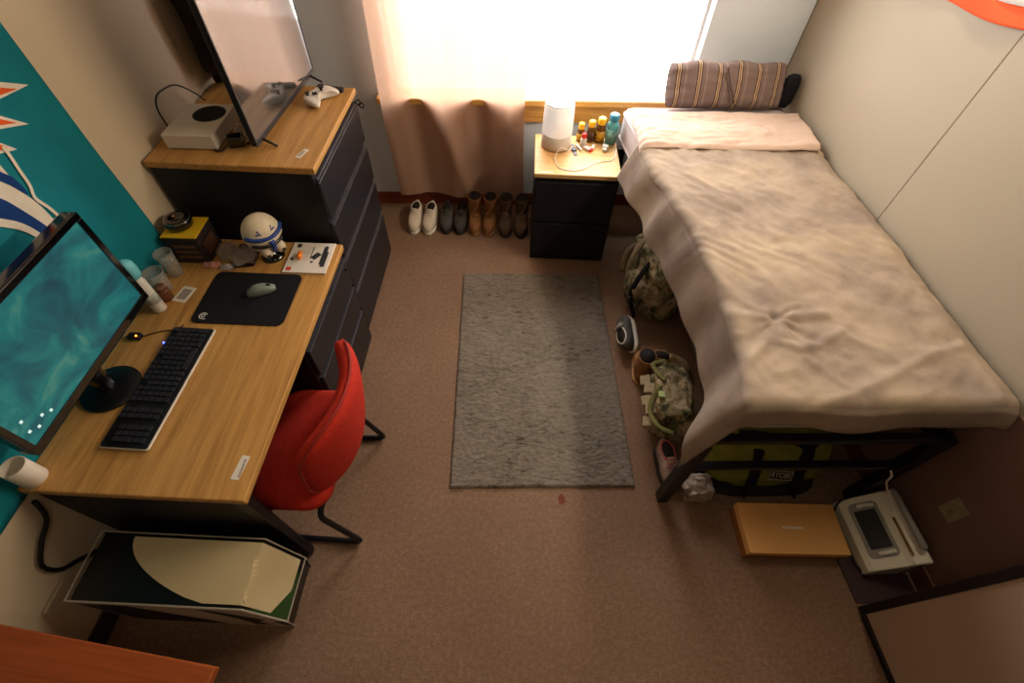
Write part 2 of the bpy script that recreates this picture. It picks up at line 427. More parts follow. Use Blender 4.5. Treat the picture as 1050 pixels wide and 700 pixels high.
# panel seam and thin dark corner line of the bed side wall
GREYT = M('seam_grey', '#8b7c66', .7)  # plain grey for the thin seam strip
bm = nb(); quad_box(bm, rw(1.275, -.0015), rw(1.279, -.0015), Vector((CX*.002, SX*.002, 0)), .1, HC); struct('trim_3', bm, GREYT)
bm = nb(); quad_box(bm, rw(.001, -.004), rw(.006, -.004), Vector((CX*.004, SX*.004, 0)), .1, HC); struct('trim_4', bm, M('corner_line_grey', '#6d655c', .7))

# built-in closet block beside the camera: tan panel edged in black
clo = bpy.data.objects.new('door_1', None); COL.objects.link(clo); clo['kind'] = 'structure'; clo.location = (1.536, .386, 0); clo.rotation_euler = (0, 0, R(4.5))
WM['door_1'] = Matrix.Translation(clo.location) @ Matrix.Rotation(R(4.5), 4, 'Z')
bm = nb(); bx(bm, (.006, -1.6, .03), (.27, -.03, 2.4)); ob('door_panel', bm, DOORP, clo)
bm = nb(); bx(bm, (0, -.032, 0), (.275, 0, 2.42)); bx(bm, (0, -1.64, 0), (.2, -1.6, 2.42)); bx(bm, (-.004, -1.6, 0), (.19, -.032, .03)); bx(bm, (0, -1.6, 2.4), (.19, -.032, 2.42)); ob('door_frame', bm, M('dark_closet_frame', '#191015', .5), clo, bevel=.003)
bm = nb(); prism(bm, [(1.515, .585), (1.537, .40), (1.825, .41), (1.80, .60)], .0, .008)
struct('trim_5', bm, M('dark_floor_trim', '#3a2524', .6))

# ------------------------------------------------------------------ light
def area(name, loc, target, sx, sy, e, col):
    l = bpy.data.lights.new(name, 'AREA'); l.shape = 'RECTANGLE'; l.size = sx; l.size_y = sy; l.energy = e; l.color = col
    o = bpy.data.objects.new(name, l); COL.objects.link(o); o.location = loc
    o.rotation_euler = (Vector(target)-Vector(loc)).to_track_quat('-Z', 'Y').to_euler(); return o
mid = fw((WS0+WS1)/2, .9, 1.75)
area('daylight_sky', mid, fw((WS0+WS1)/2, -1.2, .9), 2.8, 2.2, 235, (1, .97, .94))
area('ceiling_fill', (-.2, -.2, HC-.03), (-.2, -.2, 0), .5, .5, 5, (1, .8, .56))  # weak fill light added near the camera, no fixture there
lt = rw(1.35, -.12, 2.28); wl_ = area('wall_tube_lamp', lt, lt+Vector((-1.0, 0, -.9)), 1.5, .10, 40, (1, .84, .63))
wl_.rotation_euler = (0, R(62), TW+0)
wl_.data.size, wl_.data.size_y = .10, 1.5
W = bpy.data.worlds.new('world'); scn.world = W; W.use_nodes = True
bg = W.node_tree.nodes['Background']; bg.inputs[0].default_value = (1, .985, .97, 1); bg.inputs[1].default_value = 4.0
scn.view_settings.view_transform = 'Standard'; scn.view_settings.look = 'None'; scn.view_settings.exposure = 0.0

# ------------------------------------------------------------------ rug
RC = Vector((.129, 1.582, 0)); RZ = R(3.25)
t = None
bm = nb()
def rugf(u, v):
    x = (u-.5)*.92; y = (v-.5)*1.485
    e = min(u, 1-u, v, 1-v); z = .014+.007*noise.noise((x*45, y*100, 0))+.005*noise.noise((x*110, y*220, 3))
    if e < .004: z = .001
    x += .004*noise.noise((0, y*14, 1)) if u in (0, 1) else 0
    y += .004*noise.noise((x*14, 0, 2)) if v in (0, 1) else 0
    return (x, y, z)
grid(bm, rugf, 120, 190)
tag(ob('area_rug', bm, RUG, loc=RC, rz=RZ, smooth=True), 'grey shaggy rectangular rug lying on the brown carpet beside the bed', 'rug')

# ------------------------------------------------------------------ desk
dk = thing('desk', 'long oak topped desk with black end panel and drawer pedestal', 'desk', (-1.22, 1.08, 0))
bm = nb(); bx(bm, (-1.588, .473, .718), (-.848, 1.707, .75)); ob('desktop', bm, OAK, dk, True, bevel=.005)
bm = nb(); bx(bm, (-1.57, .482, .03), (-.905, .505, .717)); ob('end_panel', bm, BLK, dk, True, bevel=.003)
bm = nb(); bx(bm, (-.905, .478, .012), (-.858, .515, .717)); lg = ob('leg', bm, BLKM, dk, True, bevel=.006)
bm = nb(); lathe(bm, [(.02, 0), (.022, .004), (.014, .013)], (-.88, .496, 0)); ob('foot_glide', bm, SILV, lg, True, smooth=True)
bm = nb(); bx(bm, (-1.56, .506, .30), (-1.54, 1.10, .717)); ob('modesty_panel', bm, BLK, dk, True)
bm = nb(); bx(bm, (-1.56, 1.105, .0), (-.872, 1.70, .716)); ob('pedestal', bm, BLK, dk, True, bevel=.003)
for z0, z1 in ((.505, .665), (.32, .47), (.05, .285)):
    bm = nb(); bx(bm, (-.872, 1.115, z0), (-.852, 1.69, z1)); d = ob('drawer', bm, DRW, dk, True, bevel=.004)
    bm = nb(); bx(bm, (-.872, 1.12, z1+.003), (-.85, 1.685, z1+.012)); ob('drawer_pull', bm, M('pull_edge', '#4a4a52', .3, .5), d, True, bevel=.002)
    if z0 > .5:
        bm = nb(); cyl(bm, (-.852, 1.655, .63), (-.844, 1.655, .63), .009); ob('lock', bm, M('lock_dark', '#2c2c30', .3, .8), d, True)
bm = nb(); prism(bm, rrect(.028, .085, .003), 0, .001); xf(bm, bm.verts, Matrix.Translation((-.902, .585, .7502)) @ Matrix.Rotation(R(-6), 4, 'Z'))
tg = ob('inventory_tag', bm, LABELW, dk, True)
bm = nb()
for k in range(14): bx(bm, (-.895-.004, .553+k*.0045, .7513), (-.895+.004, .553+k*.0045+.002+.001*(k % 3 == 0), .7516))
ob('barcode', bm, INK, tg, True)

# monitor
MX = -1.40
mon = thing('computer_monitor', 'black widescreen monitor showing a teal desktop, standing on the desk', 'monitor', (-1.49, .86, .75))
bm = nb(); bx(bm, (MX-.045, .52, .935), (MX-.002, 1.165, 1.325)); bz = ob('housing', bm, GLOSSB, mon, True, bevel=.006)
bm = nb()
for a, b in (((.52, .935), (1.165, .963)), ((.52, 1.302), (1.165, 1.325)), ((.52, .963), (.54, 1.302)), ((1.143, .963), (1.165, 1.302))): bx(bm, (MX-.002, a[0], a[1]), (MX+.004, b[0], b[1]))
ob('bezel', bm, GLOSSB, mon, True, bevel=.002)
bm = nb(); bx(bm, (MX-.002, .54, .963), (MX, 1.143, 1.302)); sc = ob('screen', bm, SCREEN, mon, True)
icon = emis('icon_white', '#bfe0dc', .6)
for (y, z) in ((.56, 1.0), (.585, .985), (.615, 1.0), (.57, 1.04), (.64, .985)):
    bm = nb(); bx(bm, (MX, y, z), (MX+.0008, y+.009, z+.009)); ob('desktop_icon', bm, icon, sc, True)
bm = nb(); tube(bm, smooth_path([(-1.49, .86, .765), (-1.492, .86, .86), (-1.475, .86, .95), (-1.445, .86, 1.05)]), .022, 12, 1.6); ob('neck', bm, GLOSSB, mon, True, smooth=True)
bm = nb(); lathe(bm, [(.098, .0005), (.102, .004), (.1, .009), (.06, .014), (.03, .02)], (-1.49, .86, .75), 40); ob('base', bm, M('satin_black_base', '#0a0a0c', .38), mon, True, smooth=True)

# keyboard
kb = thing('keyboard', 'black full-size keyboard with a pale edge beside the monitor', 'keyboard', (-1.31, .89, .75), R(-1))
bm = nb(); prism(bm, rrect(.17, .53, .008), .003, .012); ob('tray', bm, M('pale_edge', '#cfc6b8', .4), kb, bevel=.002)
bm = nb(); prism(bm, rrect(.163, .523, .008), .012, .016); ob('deck', bm, PLB, kb, bevel=.001)
KEYS = []
for r in range(6):
    x = -.066+r*.0235 + (.004 if r else 0)
    for c in range(22):
        if (r == 0 and c in (1, 6, 11, 15, 19, 20, 21)) or c in (15, 18): continue
        y = .245-c*.0228
        if r == 5 and 4 <= c <= 8:
            if c == 6: KEYS.append((x, y, .1))
            continue
        KEYS.append((x, y, .0165))
kmesh = None
for (x, y, w) in KEYS[-100:]:
    if w > .05 or kmesh is None:
        bm = nb(); box(bm, (0, 0, 0), (.017, w, .007)); k = ob('keycap', bm, KEYM, kb)
        if w < .05: kmesh = k
    else:
        k = kmesh.copy(); COL.objects.link(k)
    k.location = (x, y, .0195)
bm = nb()
for (x, y, w) in KEYS[:-100]: box(bm, (x, y, .0195), (.017, w, .007))
if len(KEYS) > 100: ob('keycap', bm, KEYM, kb)['kind'] = 'stuff'
else: bm.free()
bm = nb(); lathe(bm, [(.003, 0), (.003, .008), (.002, .0095)], (-.0785, .175, .016), 10); ob('status_light', bm, emis('led_blue', '#3a4dff', 12), kb)

# mousepad and mouse
mp = thing('mouse_pad', 'black rounded mouse pad with a small white round emblem', 'mouse pad', (-1.16, 1.338, .75), R(.5))
bm = nb(); prism(bm, rrect(.385, .297, .03, 8), .0005, .0045); ob('pad', bm, M('black_pad', '#17161b', .85, 0, .15, 30, .2, 600, .2), mp)
bm = nb(); c0 = (-.148, -.112)
def ring(bm, cx, cy, r0, r1, a0, a1, z0, z1, n=20):
    for i in range(n):
        a = R(a0+(a1-a0)*i/n); b = R(a0+(a1-a0)*(i+1)/n)
        prism(bm, [(cx+r0*math.cos(a), cy+r0*math.sin(a)), (cx+r1*math.cos(a), cy+r1*math.sin(a)), (cx+r1*math.cos(b), cy+r1*math.sin(b)), (cx+r0*math.cos(b), cy+r0*math.sin(b))], z0, z1)
ring(bm, *c0, .013, .0175, 30, 300, .0046, .005); ring(bm, *c0, .005, .009, 0, 360, .0046, .005); prism(bm, [(c0[0]+.004, c0[1]-.018), (c0[0]+.016, c0[1]-.018), (c0[0]+.012, c0[1]-.012), (c0[0]+.004, c0[1]-.012)], .0046, .005)
ob('emblem', bm, M('white_print', '#d6d2cc', .8), mp)
ms = thing('computer_mouse', 'grey-green computer mouse resting on the black mouse pad', 'mouse', (-1.115, 1.375, .7548), R(-62))
bm = nb()
def moz(u): return .034*math.sin(PI*min(1, max(0, .1+.86*u)))**.7
secs = []
for i in range(15):
    u = i/14; y = (u-.5)*.118; w = .031*(math.sin(PI*(.06+.88*u))**.5)*(1-.12*math.sin(PI*u)); h = .006+.031*math.sin(PI*(.05+.9*u**.8))
    secs.append([(w*math.copysign(abs(math.cos(a))**.7, math.cos(a)), y, (h if math.sin(a) > 0 else .002)*math.copysign(abs(math.sin(a))**.7, math.sin(a))+.002) for a in [2*PI*k/20 for k in range(20)]])
loft(bm, secs); ob('shell', bm, MOUSEM, ms, smooth=True)
bm = nb(); cyl(bm, (-.003, .034, .026), (.003, .034, .026), .008, n=16); ob('scroll_wheel', bm, PLB, ms)
bm = nb(); bx(bm, (-.0006, .02, .03), (.0006, .055, .0315)); ob('button_split', bm, PLB, ms)

# card on desk
cd = thing('printed_card', 'small white card with grey print on the desk beside the mouse pad', 'card', (-1.442, 1.342, .7503), R(-10))
bm = nb(); prism(bm, rrect(.062, .088, .004), 0, .0012); ob('paper', bm, LABELW, cd)
bm = nb()
for k in range(5): bx(bm, (-.018+k*.008, -.03, .0013), (-.013+k*.008, .03, .0016))
ob('print', bm, M('purple_ink', '#5b4a4c', .8), cd)

# spray bottle
sp = thing('spray_bottle', 'white spray bottle with pale blue cap behind the monitor edge', 'bottle', (-1.50, 1.252, .75))
tilt = Matrix.Rotation(R(-6), 4, 'X') @ Matrix.Rotation(R(-6), 4, 'Y')
bm = nb(); lathe(bm, [(.022, 0), (.026, .004), (.026, .15), (.02, .165), (.017, .17)], n=24, mat=tilt); ob('body', bm, WHP, sp, smooth=True)
bm = nb(); lathe(bm, [(.0264, .045), (.0264, .09)], n=24, mat=tilt); ob('label_band', bm, M('bottle_label', '#a9b0a4', .6, 0, .3, 60), sp, smooth=True)
bm = nb(); lathe(bm, [(.021, .168), (.03, .176), (.033, .21), (.03, .235), (.017, .25), (.004, .253)], n=24, mat=tilt); ob('cap', bm, M('pale_blue_cap', '#6fc3cf', .45), sp, smooth=True)

for i, (x, y, r, h, lab) in enumerate(((-1.535, 1.365, .04, .1, 'clear plastic cup on the desk by the spray bottle'), (-1.53, 1.463, .036, .12, 'clear plastic cup between the teal banner and the yellow topped box'))):
    cu = thing('plastic_cup', lab, 'cup', (x, y, .7505), 0, 'clear cups at the back of the desk')
    bm = nb(); lathe(bm, [(r*.75, 0), (r*.78, .004), (r, h), (r*.96, h), (r*.74, .006)], n=28); ob('cup_wall', bm, CLEAR, cu, smooth=True)
    bm = nb(); ring(bm, 0, 0, r*.97, r*1.05, 0, 360, h, h+.004, 28); ob('rim', bm, CLEAR, cu)
rb = thing('pill_bottle', 'small translucent reddish brown jar lying behind the white card', 'jar', (-1.50, 1.315, .7505))
bm = nb(); lathe(bm, [(.024, 0), (.026, .004), (.026, .05), (.02, .058)]); ob('jar_body', bm, clear('brown_jar', '#7a4326', .25, .6), rb, smooth=True)
bm = nb(); lathe(bm, [(.022, .058), (.022, .072), (.019, .075)]); ob('jar_lid', bm, M('brown_lid', '#6d4a33', .5), rb, smooth=True)

# small hub with an orange light and a thin lead
hb = thing('usb_hub', 'tiny black hub with a glowing orange light under the monitor corner', 'hub', (-1.525, 1.10, .75))
bm = nb(); prism(bm, rrect(.05, .03, .006), .0, .018); ob('hub_body', bm, PLB, hb, bevel=.003)
bm = nb(); sphere(bm, (.012, -.004, .0185), .0035, 12); ob('indicator_light', bm, emis('led_orange', '#ff6a1e', 14), hb)
bm = nb(); tube(bm, smooth_path([(.025, 0, .008), (.06, .025, .003), (.1, .04, .003), (.14, .05, .003), (.16, .075, .003)]), .0022, 8); ob('lead', bm, WIRE, hb, smooth=True)

mg = thing('white_mug', 'plain white cup near the wall at the front end of the desk', 'cup', (-1.547, .514, .7505))
bm = nb(); lathe(bm, [(.034, 0), (.037, .004), (.037, .098), (.034, .1), (.033, .01)], n=32); ob('cup_body', bm, M('cup_cream', '#d7ccba', .5, 0, .03), mg, smooth=True)
bm = nb(); tube(bm, smooth_path([(-.036, 0, .08), (-.06, 0, .075), (-.062, 0, .04), (-.036, 0, .025)]), .005, 8); ob('handle', bm, MATS['cup_cream'], mg, smooth=True)

# yellow topped box with a round black puck on it
yb = thing('display_box', 'dark printed carton with bright yellow top at the back of the desk', 'box', (-1.485, 1.60, .75), R(2))
bm = nb(); bx(bm, (-.075, -.065, 0), (.075, .075, .145)); ob('carton', bm, M('dark_print_card', '#2c2326', .5, 0, .5, 30), yb, bevel=.002)
bm = nb(); bx(bm, (-.077, -.067, .145), (.077, .077, .15)); ob('yellow_lid', bm, YEL, yb, bevel=.0015)
bm = nb()
for k in range(3): bx(bm, (-.05, -.0665, .03+k*.03), (.05, -.0655, .045+k*.03))
bx(bm, (.0755, -.04, .03), (.0762, .05, .1)); ob('front_print', bm, M('brown_print', '#6a4a35', .6, 0, .4, 60), yb)
pk = thing('smart_speaker', 'round black puck speaker sitting on the yellow topped carton', 'speaker', (-1.505, 1.615, .9005))
bm = nb(); lathe(bm, [(.05, 0), (.056, .006), (.057, .03), (.052, .042), (.03, .045), (.028, .043)], n=36); ob('puck', bm, GLOSSB, pk, smooth=True)
bm = nb(); ring(bm, 0, 0, .05, .0545, 0, 360, .0335, .04, 36); ob('ring_trim', bm, SILV, pk)
bm = nb(); lathe(bm, [(.006, .0452), (.005, .0465)], (-.012, .005, 0), 14); ob('top_mark', bm, M('amber_mark', '#b06a3a', .5), pk)

# crumpled packaging
def crumple_bag(name, lab, loc, s, m, seed, group=None):
    bm = nb(); rnd = random.Random(seed)
    for q in range(3):          # layered folds of one thin sheet, joined at the middle
        an = rnd.random()*PI; ca, sa = math.cos(an), math.sin(an)
        def f(u, v):
            x, y = (2*u-1), (2*v-1); r = math.hypot(x, y)
            h = .9*abs(noise.noise(Vector((x*2.3+seed, y*2.3, q*4.1))))+.55*abs(noise.noise(Vector((x*5+q, y*5, seed))))
            h = (h+.35*q)*(1-.55*min(1, r*r))+.02
            k = 1+.22*noise.noise(Vector((x*3, y*3, seed+q)))
            return ((x*ca-y*sa)*s[0]*k, (x*sa+y*ca)*s[1]*k, max(.001, h*s[2]*1.3))
        grid(bm, f, 13, 13)
    bmesh.ops.triangulate(bm, faces=bm.faces)
    return tag(ob(name, bm, m, loc=loc), lab, 'packaging', group)
crumple_bag('plastic_wrapper', 'crinkled clear wrapper leaning on the side of the yellow topped carton', (-1.345, 1.60, .7506), (.04, .045, .05), CLEARB, 1, 'crinkled wrappers on the desk')
crumple_bag('plastic_wrapper', 'crinkled clear wrapper on dark paper beside the toy helmet', (-1.27, 1.575, .7560), (.05, .05, .03), CLEARB, 5, 'crinkled wrappers on the desk')
crumple_bag('plastic_wrapper', 'small red and white snack wrapper at the mouse pad corner', (-1.395, 1.525, .7506), (.035, .018, .012), M('red_white_wrap', '#c98b7c', .4, 0, .5, 60), 9, 'crinkled wrappers on the desk')
crumple_bag('plastic_wrapper', 'small pale silver wrapper touching the far edge of the mouse pad', (-1.325, 1.512, .7506), (.026, .016, .012), M('silver_wrap', '#b6aaa6', .3, .2, .3, 60), 12, 'crinkled wrappers on the desk')
pp = thing('dark_paper', 'sheet of dark paper lying under the wrappers near the helmet', 'paper', (-1.27, 1.60, .7502), R(8))
bm = nb(); prism(bm, [(-.06, -.085), (.05, -.075), (.06, .085), (-.05, .08)], 0, .002); ob('sheet', bm, M('dark_purple_paper', '#2a2026', .6, 0, .3, 30), pp)

# toy helmet: plain white helmet with a blue band
hm = thing('toy_helmet', 'white toy helmet with a blue band on a small round stand', 'helmet', (-1.145, 1.605, .7505), R(-42))
bm = nb(); lathe(bm, [(.045, 0), (.047, .004), (.03, .012), (.014, .02), (.012, .05)], n=28); ob('stand', bm, GLOSSB, hm, smooth=True)
bm = nb()
sphere(bm, (0, 0, .125), 1, 32)
for v in bm.verts:
    d = v.co-Vector((0, 0, .125)); z = d.z
    wx = .066*(1-.12*max(0, -z)); wy = .074; hz = .085
    v.co = Vector((d.x*wx, d.y*wy, .125+d.z*hz))
    if z < -.72: v.co.z = .125-.72*hz
    if d.x > .55 and z < .1: v.co.x += .012*(1-abs(d.y))
ob('shell', bm, HELW, hm, smooth=True)
def onhelm(az, el, k=1.03):
    a, e = R(az), R(el); d = Vector((math.cos(e)*math.cos(a), math.cos(e)*math.sin(a), math.sin(e)))
    p = Vector((d.x*.066, d.y*.074, .125+d.z*.085)); 
    if d.x > .55 and d.z < .1: p.x += .012*(1-abs(d.y))
    return Vector((p.x*k, p.y*k, .125+(p.z-.125)*k))
bm = nb(); tube(bm, [onhelm(-72+144*i/20, 8+6*abs(-1+i/10)) for i in range(21)], .0085, 8); ob('blue_band', bm, BLUEH, hm, smooth=True)
bm = nb(); tube(bm, [onhelm(-58+116*i/16, -9, 1.01) for i in range(17)], .0075, 8); ob('visor', bm, GLOSSB, hm, smooth=True)
bm = nb(); tube(bm, [onhelm(0, 4-46*i/8, 1.01) for i in range(9)], lambda u: .012-.004*u, 8); ob('nose_stripe', bm, BLUEH, hm, smooth=True)
for s in (-1, 1):
    bm = nb(); tube(bm, [onhelm(s*28, 36, 1.0), onhelm(s*19, 24, 1.0), onhelm(s*34, 26, 1.0)], .0035, 8); ob('brow_mark', bm, BLUEH, hm, smooth=True)
    bm = nb(); p = onhelm(s*27, -36, 1.0); sphere(bm, p, (.02, .022, .026), 16); ck = ob('cheek_pad', bm, HELW, hm, smooth=True)
    bm = nb(); q = p+Vector((.017, s*.004, -.008)); cyl(bm, q-Vector((.004, 0, 0)), q+Vector((.004, 0, -.001)), .008, n=18); ob('vent', bm, M('olive_vent', '#3b3423', .5), ck)

# booklet with an orange capsule on it
for c_ in hm.children: c_.data.transform(Matrix.Diagonal((1.12, 1.12, 1.1, 1)))
for c_ in [g for c in hm.children for g in c.children]: c_.data.transform(Matrix.Diagonal((1.12, 1.12, 1.1, 1)))
bk = thing('instruction_booklet', 'white booklet printed with small dark pictures on the desk corner', 'booklet', (-.975, 1.598, .7503), R(1))
bm = nb(); bx(bm, (-.095, -.10, 0), (.1, .10, .008)); ob('cover', bm, M('booklet_white', '#dcd3c8', .5, 0, .03), bk, bevel=.001)
bm = nb(); prism(bm, [(.055, -.045), (.062, -.045), (.062, -.06), (.083, -.06), (.083, .04), (.075, .04), (.075, .08), (.062, .08), (.062, .075), (.055, .075)], .0081, .0084); ob('dark_print', bm, INKD, bk)
for a, b in (((-.075, .065), (-.055, .09)), ((.005, -.01), (.009, .07))):
    bm = nb(); bx(bm, (*a, .0081), (*b, .0084)); ob('dark_print', bm, INKD, bk)
for c, sz, an in (((.03, .01, .0083), (.028, .045, .0004), -35), ((.02, -.03, .0083), (.012, .012, .0004), 20), ((-.075, -.015, .0083), (.012, .016, .0004), 30)):
    bm = nb(); box(bm, c, sz, Matrix.Rotation(R(an), 4, 'Z')); ob('dark_print', bm, INKD, bk)
bm = nb()
for k in range(7): bx(bm, (-.03, -.02+k*.009, .0081), (-.003, -.017+k*.009, .0083))
ob('grey_print', bm, M('light_grey_ink', '#b5aba2', .8), bk)
bm = nb(); bx(bm, (-.083, -.088, .0081), (-.06, -.066, .0084)); ob('red_mark', bm, REDI, bk)
bm = nb(); bx(bm, (.07, .075, .0085), (.09, .096, .0087)); ob('white_mark', bm, LABELW, bk)
oc = thing('orange_capsule', 'small bright orange plastic piece lying on the white booklet', 'plastic piece', (-1.015, 1.598, .7588), R(8))
bm = nb(); tube(bm, [(0, -.02, .0105), (0, -.018, .0105), (0, .018, .0105), (0, .02, .0105)], lambda u: .0105 if .1 < u < .9 else .007, 14); ob('capsule_body', bm, ORP, oc, smooth=True)
bm = nb(); ob('seam_ring', (ring(bm, 0, 0, .0104, .0112, 0, 360, -.0015, .0015, 16), xf(bm, bm.verts, Matrix.Translation((0, 0, .0115)) @ Matrix.Rotation(R(90), 4, 'X')), bm)[2], ORP, oc)

# ------------------------------------------------------------------ dresser
dr = thing('dresser', 'tall black dresser with oak top and four drawers behind the desk', 'dresser', (-1.225, 2.08, 0))
PX, PY1, PY2, PZ = -.876, 1.722, 2.44, 1.142
bm = nb(); bx(bm, (-1.585, PY1+.012, .02), (PX-.02, PY2-.012, PZ-.03)); bx(bm, (-1.57, PY1+.02, 0), (PX-.05, PY2-.02, .02)); ob('carcass', bm, BLK, dr, True, bevel=.003)
bm = nb(); bx(bm, (-1.588, PY1, PZ-.03), (PX+.004, PY2, PZ)); ob('dresser_top', bm, OAK, dr, True, bevel=.005)
for k in range(4):
    z1 = 1.062-k*.232; z0 = z1-.192 if k < 3 else .075
    bm = nb(); bx(bm, (PX-.02, PY1+.016, z0), (PX, PY2-.016, z1)); d = ob('drawer', bm, DRW, dr, True, bevel=.004)
    bm = nb(); bx(bm, (PX-.02, PY1+.02, z1+.006), (PX-.002, PY2-.02, z1+.018)); ob('drawer_pull', bm, MATS['pull_edge'], d, True, bevel=.002)
for (y, z) in ((2.395, 1.09), (2.432, 1.058)):
    bm = nb(); ring(bm, 0, 0, .009, .015, 0, 360, -.003, .003, 20); xf(bm, bm.verts, Matrix.Translation((PX+.019, y, z)) @ Matrix.Rotation(R(70), 4, 'X'))
    bx(bm, (PX-.002, y-.003, z-.004), (PX+.008, y+.003, z+.004)); ob('lock_ring', bm, BLKM, dr, True, bevel=.001)
bm = nb(); prism(bm, rrect(.024, .07, .002), 0, .001); xf(bm, bm.verts, Matrix.Translation((-.952, 1.83, PZ+.0002)) @ Matrix.Rotation(R(-18), 4, 'Z')); tg = ob('inventory_tag', bm, LABELW, dr, True)
bm = nb()
for k in range(10): box(bm, (-.954+.0014*(k-5), 1.83+(k-5)*.0045, PZ+.0014), (.012, .0022, .0003))
ob('barcode', bm, INK, tg, True)

# game console
gc = thing('game_console', 'white game console with a round black vent on the dresser', 'console', (-1.42, 1.955, PZ+.0005), R(2))
bm = nb(); bx(bm, (-.107, -.135, .004), (.107, .137, .066)); ob('case', bm, M('console_white', '#d6cfc3', .5, 0, .03), gc, bevel=.005)
bm = nb(); lathe(bm, [(.069, .0661), (.069, .0675), (.066, .068)], (.028, .045, 0), 40); vt = ob('round_vent', bm, M('vent_black', '#0c0b12', .6), gc, smooth=True)
bm = nb()
for i in range(-5, 6):
    for j in range(-5, 6):
        if i*i+j*j < 27: lathe(bm, [(.0042, .0681), (.0036, .0684)], (.028+i*.011, .045+j*.011, 0), 8)
ob('vent_dots', bm, M('vent_dot', '#040406', .9), vt)
bm = nb(); bx(bm, (-.09, -.12, 0), (.09, .12, .004)); ob('rubber_feet', bm, PLB, gc)
ad = thing('power_adapter', 'black power adapter lying between the console and the television', 'adapter', (-1.245, 1.872, PZ+.0005), R(20))
bm = nb(); bx(bm, (-.032, -.025, 0), (.032, .03, .042)); ob('adapter_body', bm, GLOSSB, ad, bevel=.005)
bm = nb(); tube(bm, smooth_path([(-.03, -.02, .02), (-.06, -.035, .006), (-.085, -.03, .005), (-.09, 0, .005)]), .004, 8); ob('adapter_cable', bm, WIRE, ad, smooth=True)
crumple_bag('plastic_wrapper', 'clear crumpled plastic bag behind the black power adapter', (-1.24, 1.955, PZ+.0005), (.04, .05, .045), CLEARB, 22)
cb = thing('loose_cable', 'thin black cable looping up the wall behind the white console', 'cable', (-1.57, 1.98, PZ))
bm = nb(); tube(bm, smooth_path([(-1.553, 1.93, PZ+.004), (-1.57, 1.94, 1.24), (-1.57, 1.97, 1.285), (-1.57, 2.03, 1.29), (-1.565, 2.12, 1.27), (-1.555, 2.2, 1.2), (-1.55, 2.24, PZ+.004)]), .0035, 8); ob('cable_run', bm, WIRE, cb, True, smooth=True)

# television
tv = thing('television', 'thin black television with a glossy reflecting screen on the dresser', 'television', (-1.12, 2.18, PZ))
TR = Matrix.Translation((-1.118, 2.185, 0)) @ Matrix.Rotation(R(-2.2), 4, 'Z')
def tvb(bm, a, b): xf(bm, bx(bm, a, b), TR)
bm = nb(); tvb(bm, (-.028, -.36, 1.165), (-.004, .36, 1.80)); tvb(bm, (-.055, -.2, 1.19), (-.028, .2, 1.45)); ob('housing', bm, PLB, tv, True, bevel=.006)
bm = nb(); tvb(bm, (-.004, -.354, 1.185), (-.0015, .354, 1.794)); ob('screen', bm, TVG, tv, True)
bm = nb()
for a, b in (((-.36, 1.165), (.36, 1.185)), ((-.36, 1.794), (.36, 1.80)), ((-.36, 1.185), (-.354, 1.794)), ((.354, 1.185), (.36, 1.794))): tvb(bm, (-.004, a[0], a[1]), (.001, b[0], b[1]))
ob('bezel', bm, M('tv_bezel', '#3a3a3d', .3, .3), tv, True)
for s in (-1, 1):
    bm = nb()
    for e in (-.075, .06):
        tube(bm, [TR @ Vector((-.012, s*.30, 1.175)), TR @ Vector((e, s*.30-.012, PZ+.0065))], .0055, 8)
    ob('foot', bm, BLKM, tv, True, smooth=True)

# controller + remote
ct = thing('game_controller', 'white wireless game controller on the dresser next to the remote', 'controller', (-1.015, 2.30, PZ+.0005), R(68))
half = [(0, .028), (.03, .034), (.055, .032), (.07, .018), (.08, -.015), (.082, -.05), (.074, -.064), (.06, -.06), (.045, -.035), (.03, -.02), (0, -.016)]
out = half+[(-x, y) for x, y in reversed(half[1:-1])]
bm = nb(); 
secs = []
for z, k in ((.004, .86), (.012, .97), (.022, 1), (.032, .97), (.04, .84)): secs.append([(x*(1-(1-k)*.5), (y-.0)*(1-(1-k)*.8), z-.012*max(0, -y-.02)/.04*(z > .02)) for x, y in out])
loft(bm, secs); ob('body', bm, M('controller_white', '#ded8cf', .4, 0, .02), ct, smooth=True, sub=1)
for (x, y) in ((-.045, .012), (.022, -.008)):
    bm = nb(); lathe(bm, [(.006, .036), (.006, .044), (.0095, .047), (.009, .051), (.005, .05)], (x, y, 0), 18); ob('thumb_stick', bm, PLB, ct, smooth=True)
bm = nb(); bx(bm, (-.034, -.011, .038), (-.01, -.004, .044)); bx(bm, (-.0255, -.0195, .038), (-.0185, .0045, .044)); ob('direction_pad', bm, PLB, ct, bevel=.001)
for (x, y) in ((.045, .022), (.045, .002), (.035, .012), (.055, .012)):
    bm = nb(); lathe(bm, [(.0045, .037), (.0045, .043), (.0035, .044)], (x, y, 0), 12); ob('face_button', bm, INKD, ct, smooth=True)
for c_ in ct.children: c_.data.transform(Matrix.Diagonal((1.1, 1.1, 1.05, 1)))
rm = thing('remote_control', 'slim black remote lying at the far corner of the dresser', 'remote', (-.985, 2.402, PZ+.0005), R(78))
bm = nb(); prism(bm, rrect(.036, .14, .01), 0, .016); ob('remote_body', bm, PLB, rm, bevel=.003)
for k in range(8):
    bm = nb(); lathe(bm, [(.004, .0162), (.0035, .018)], (-.008+.016*(k % 2), -.045+.024*(k//2), 0), 10); ob('remote_button', bm, DGRYP, rm)

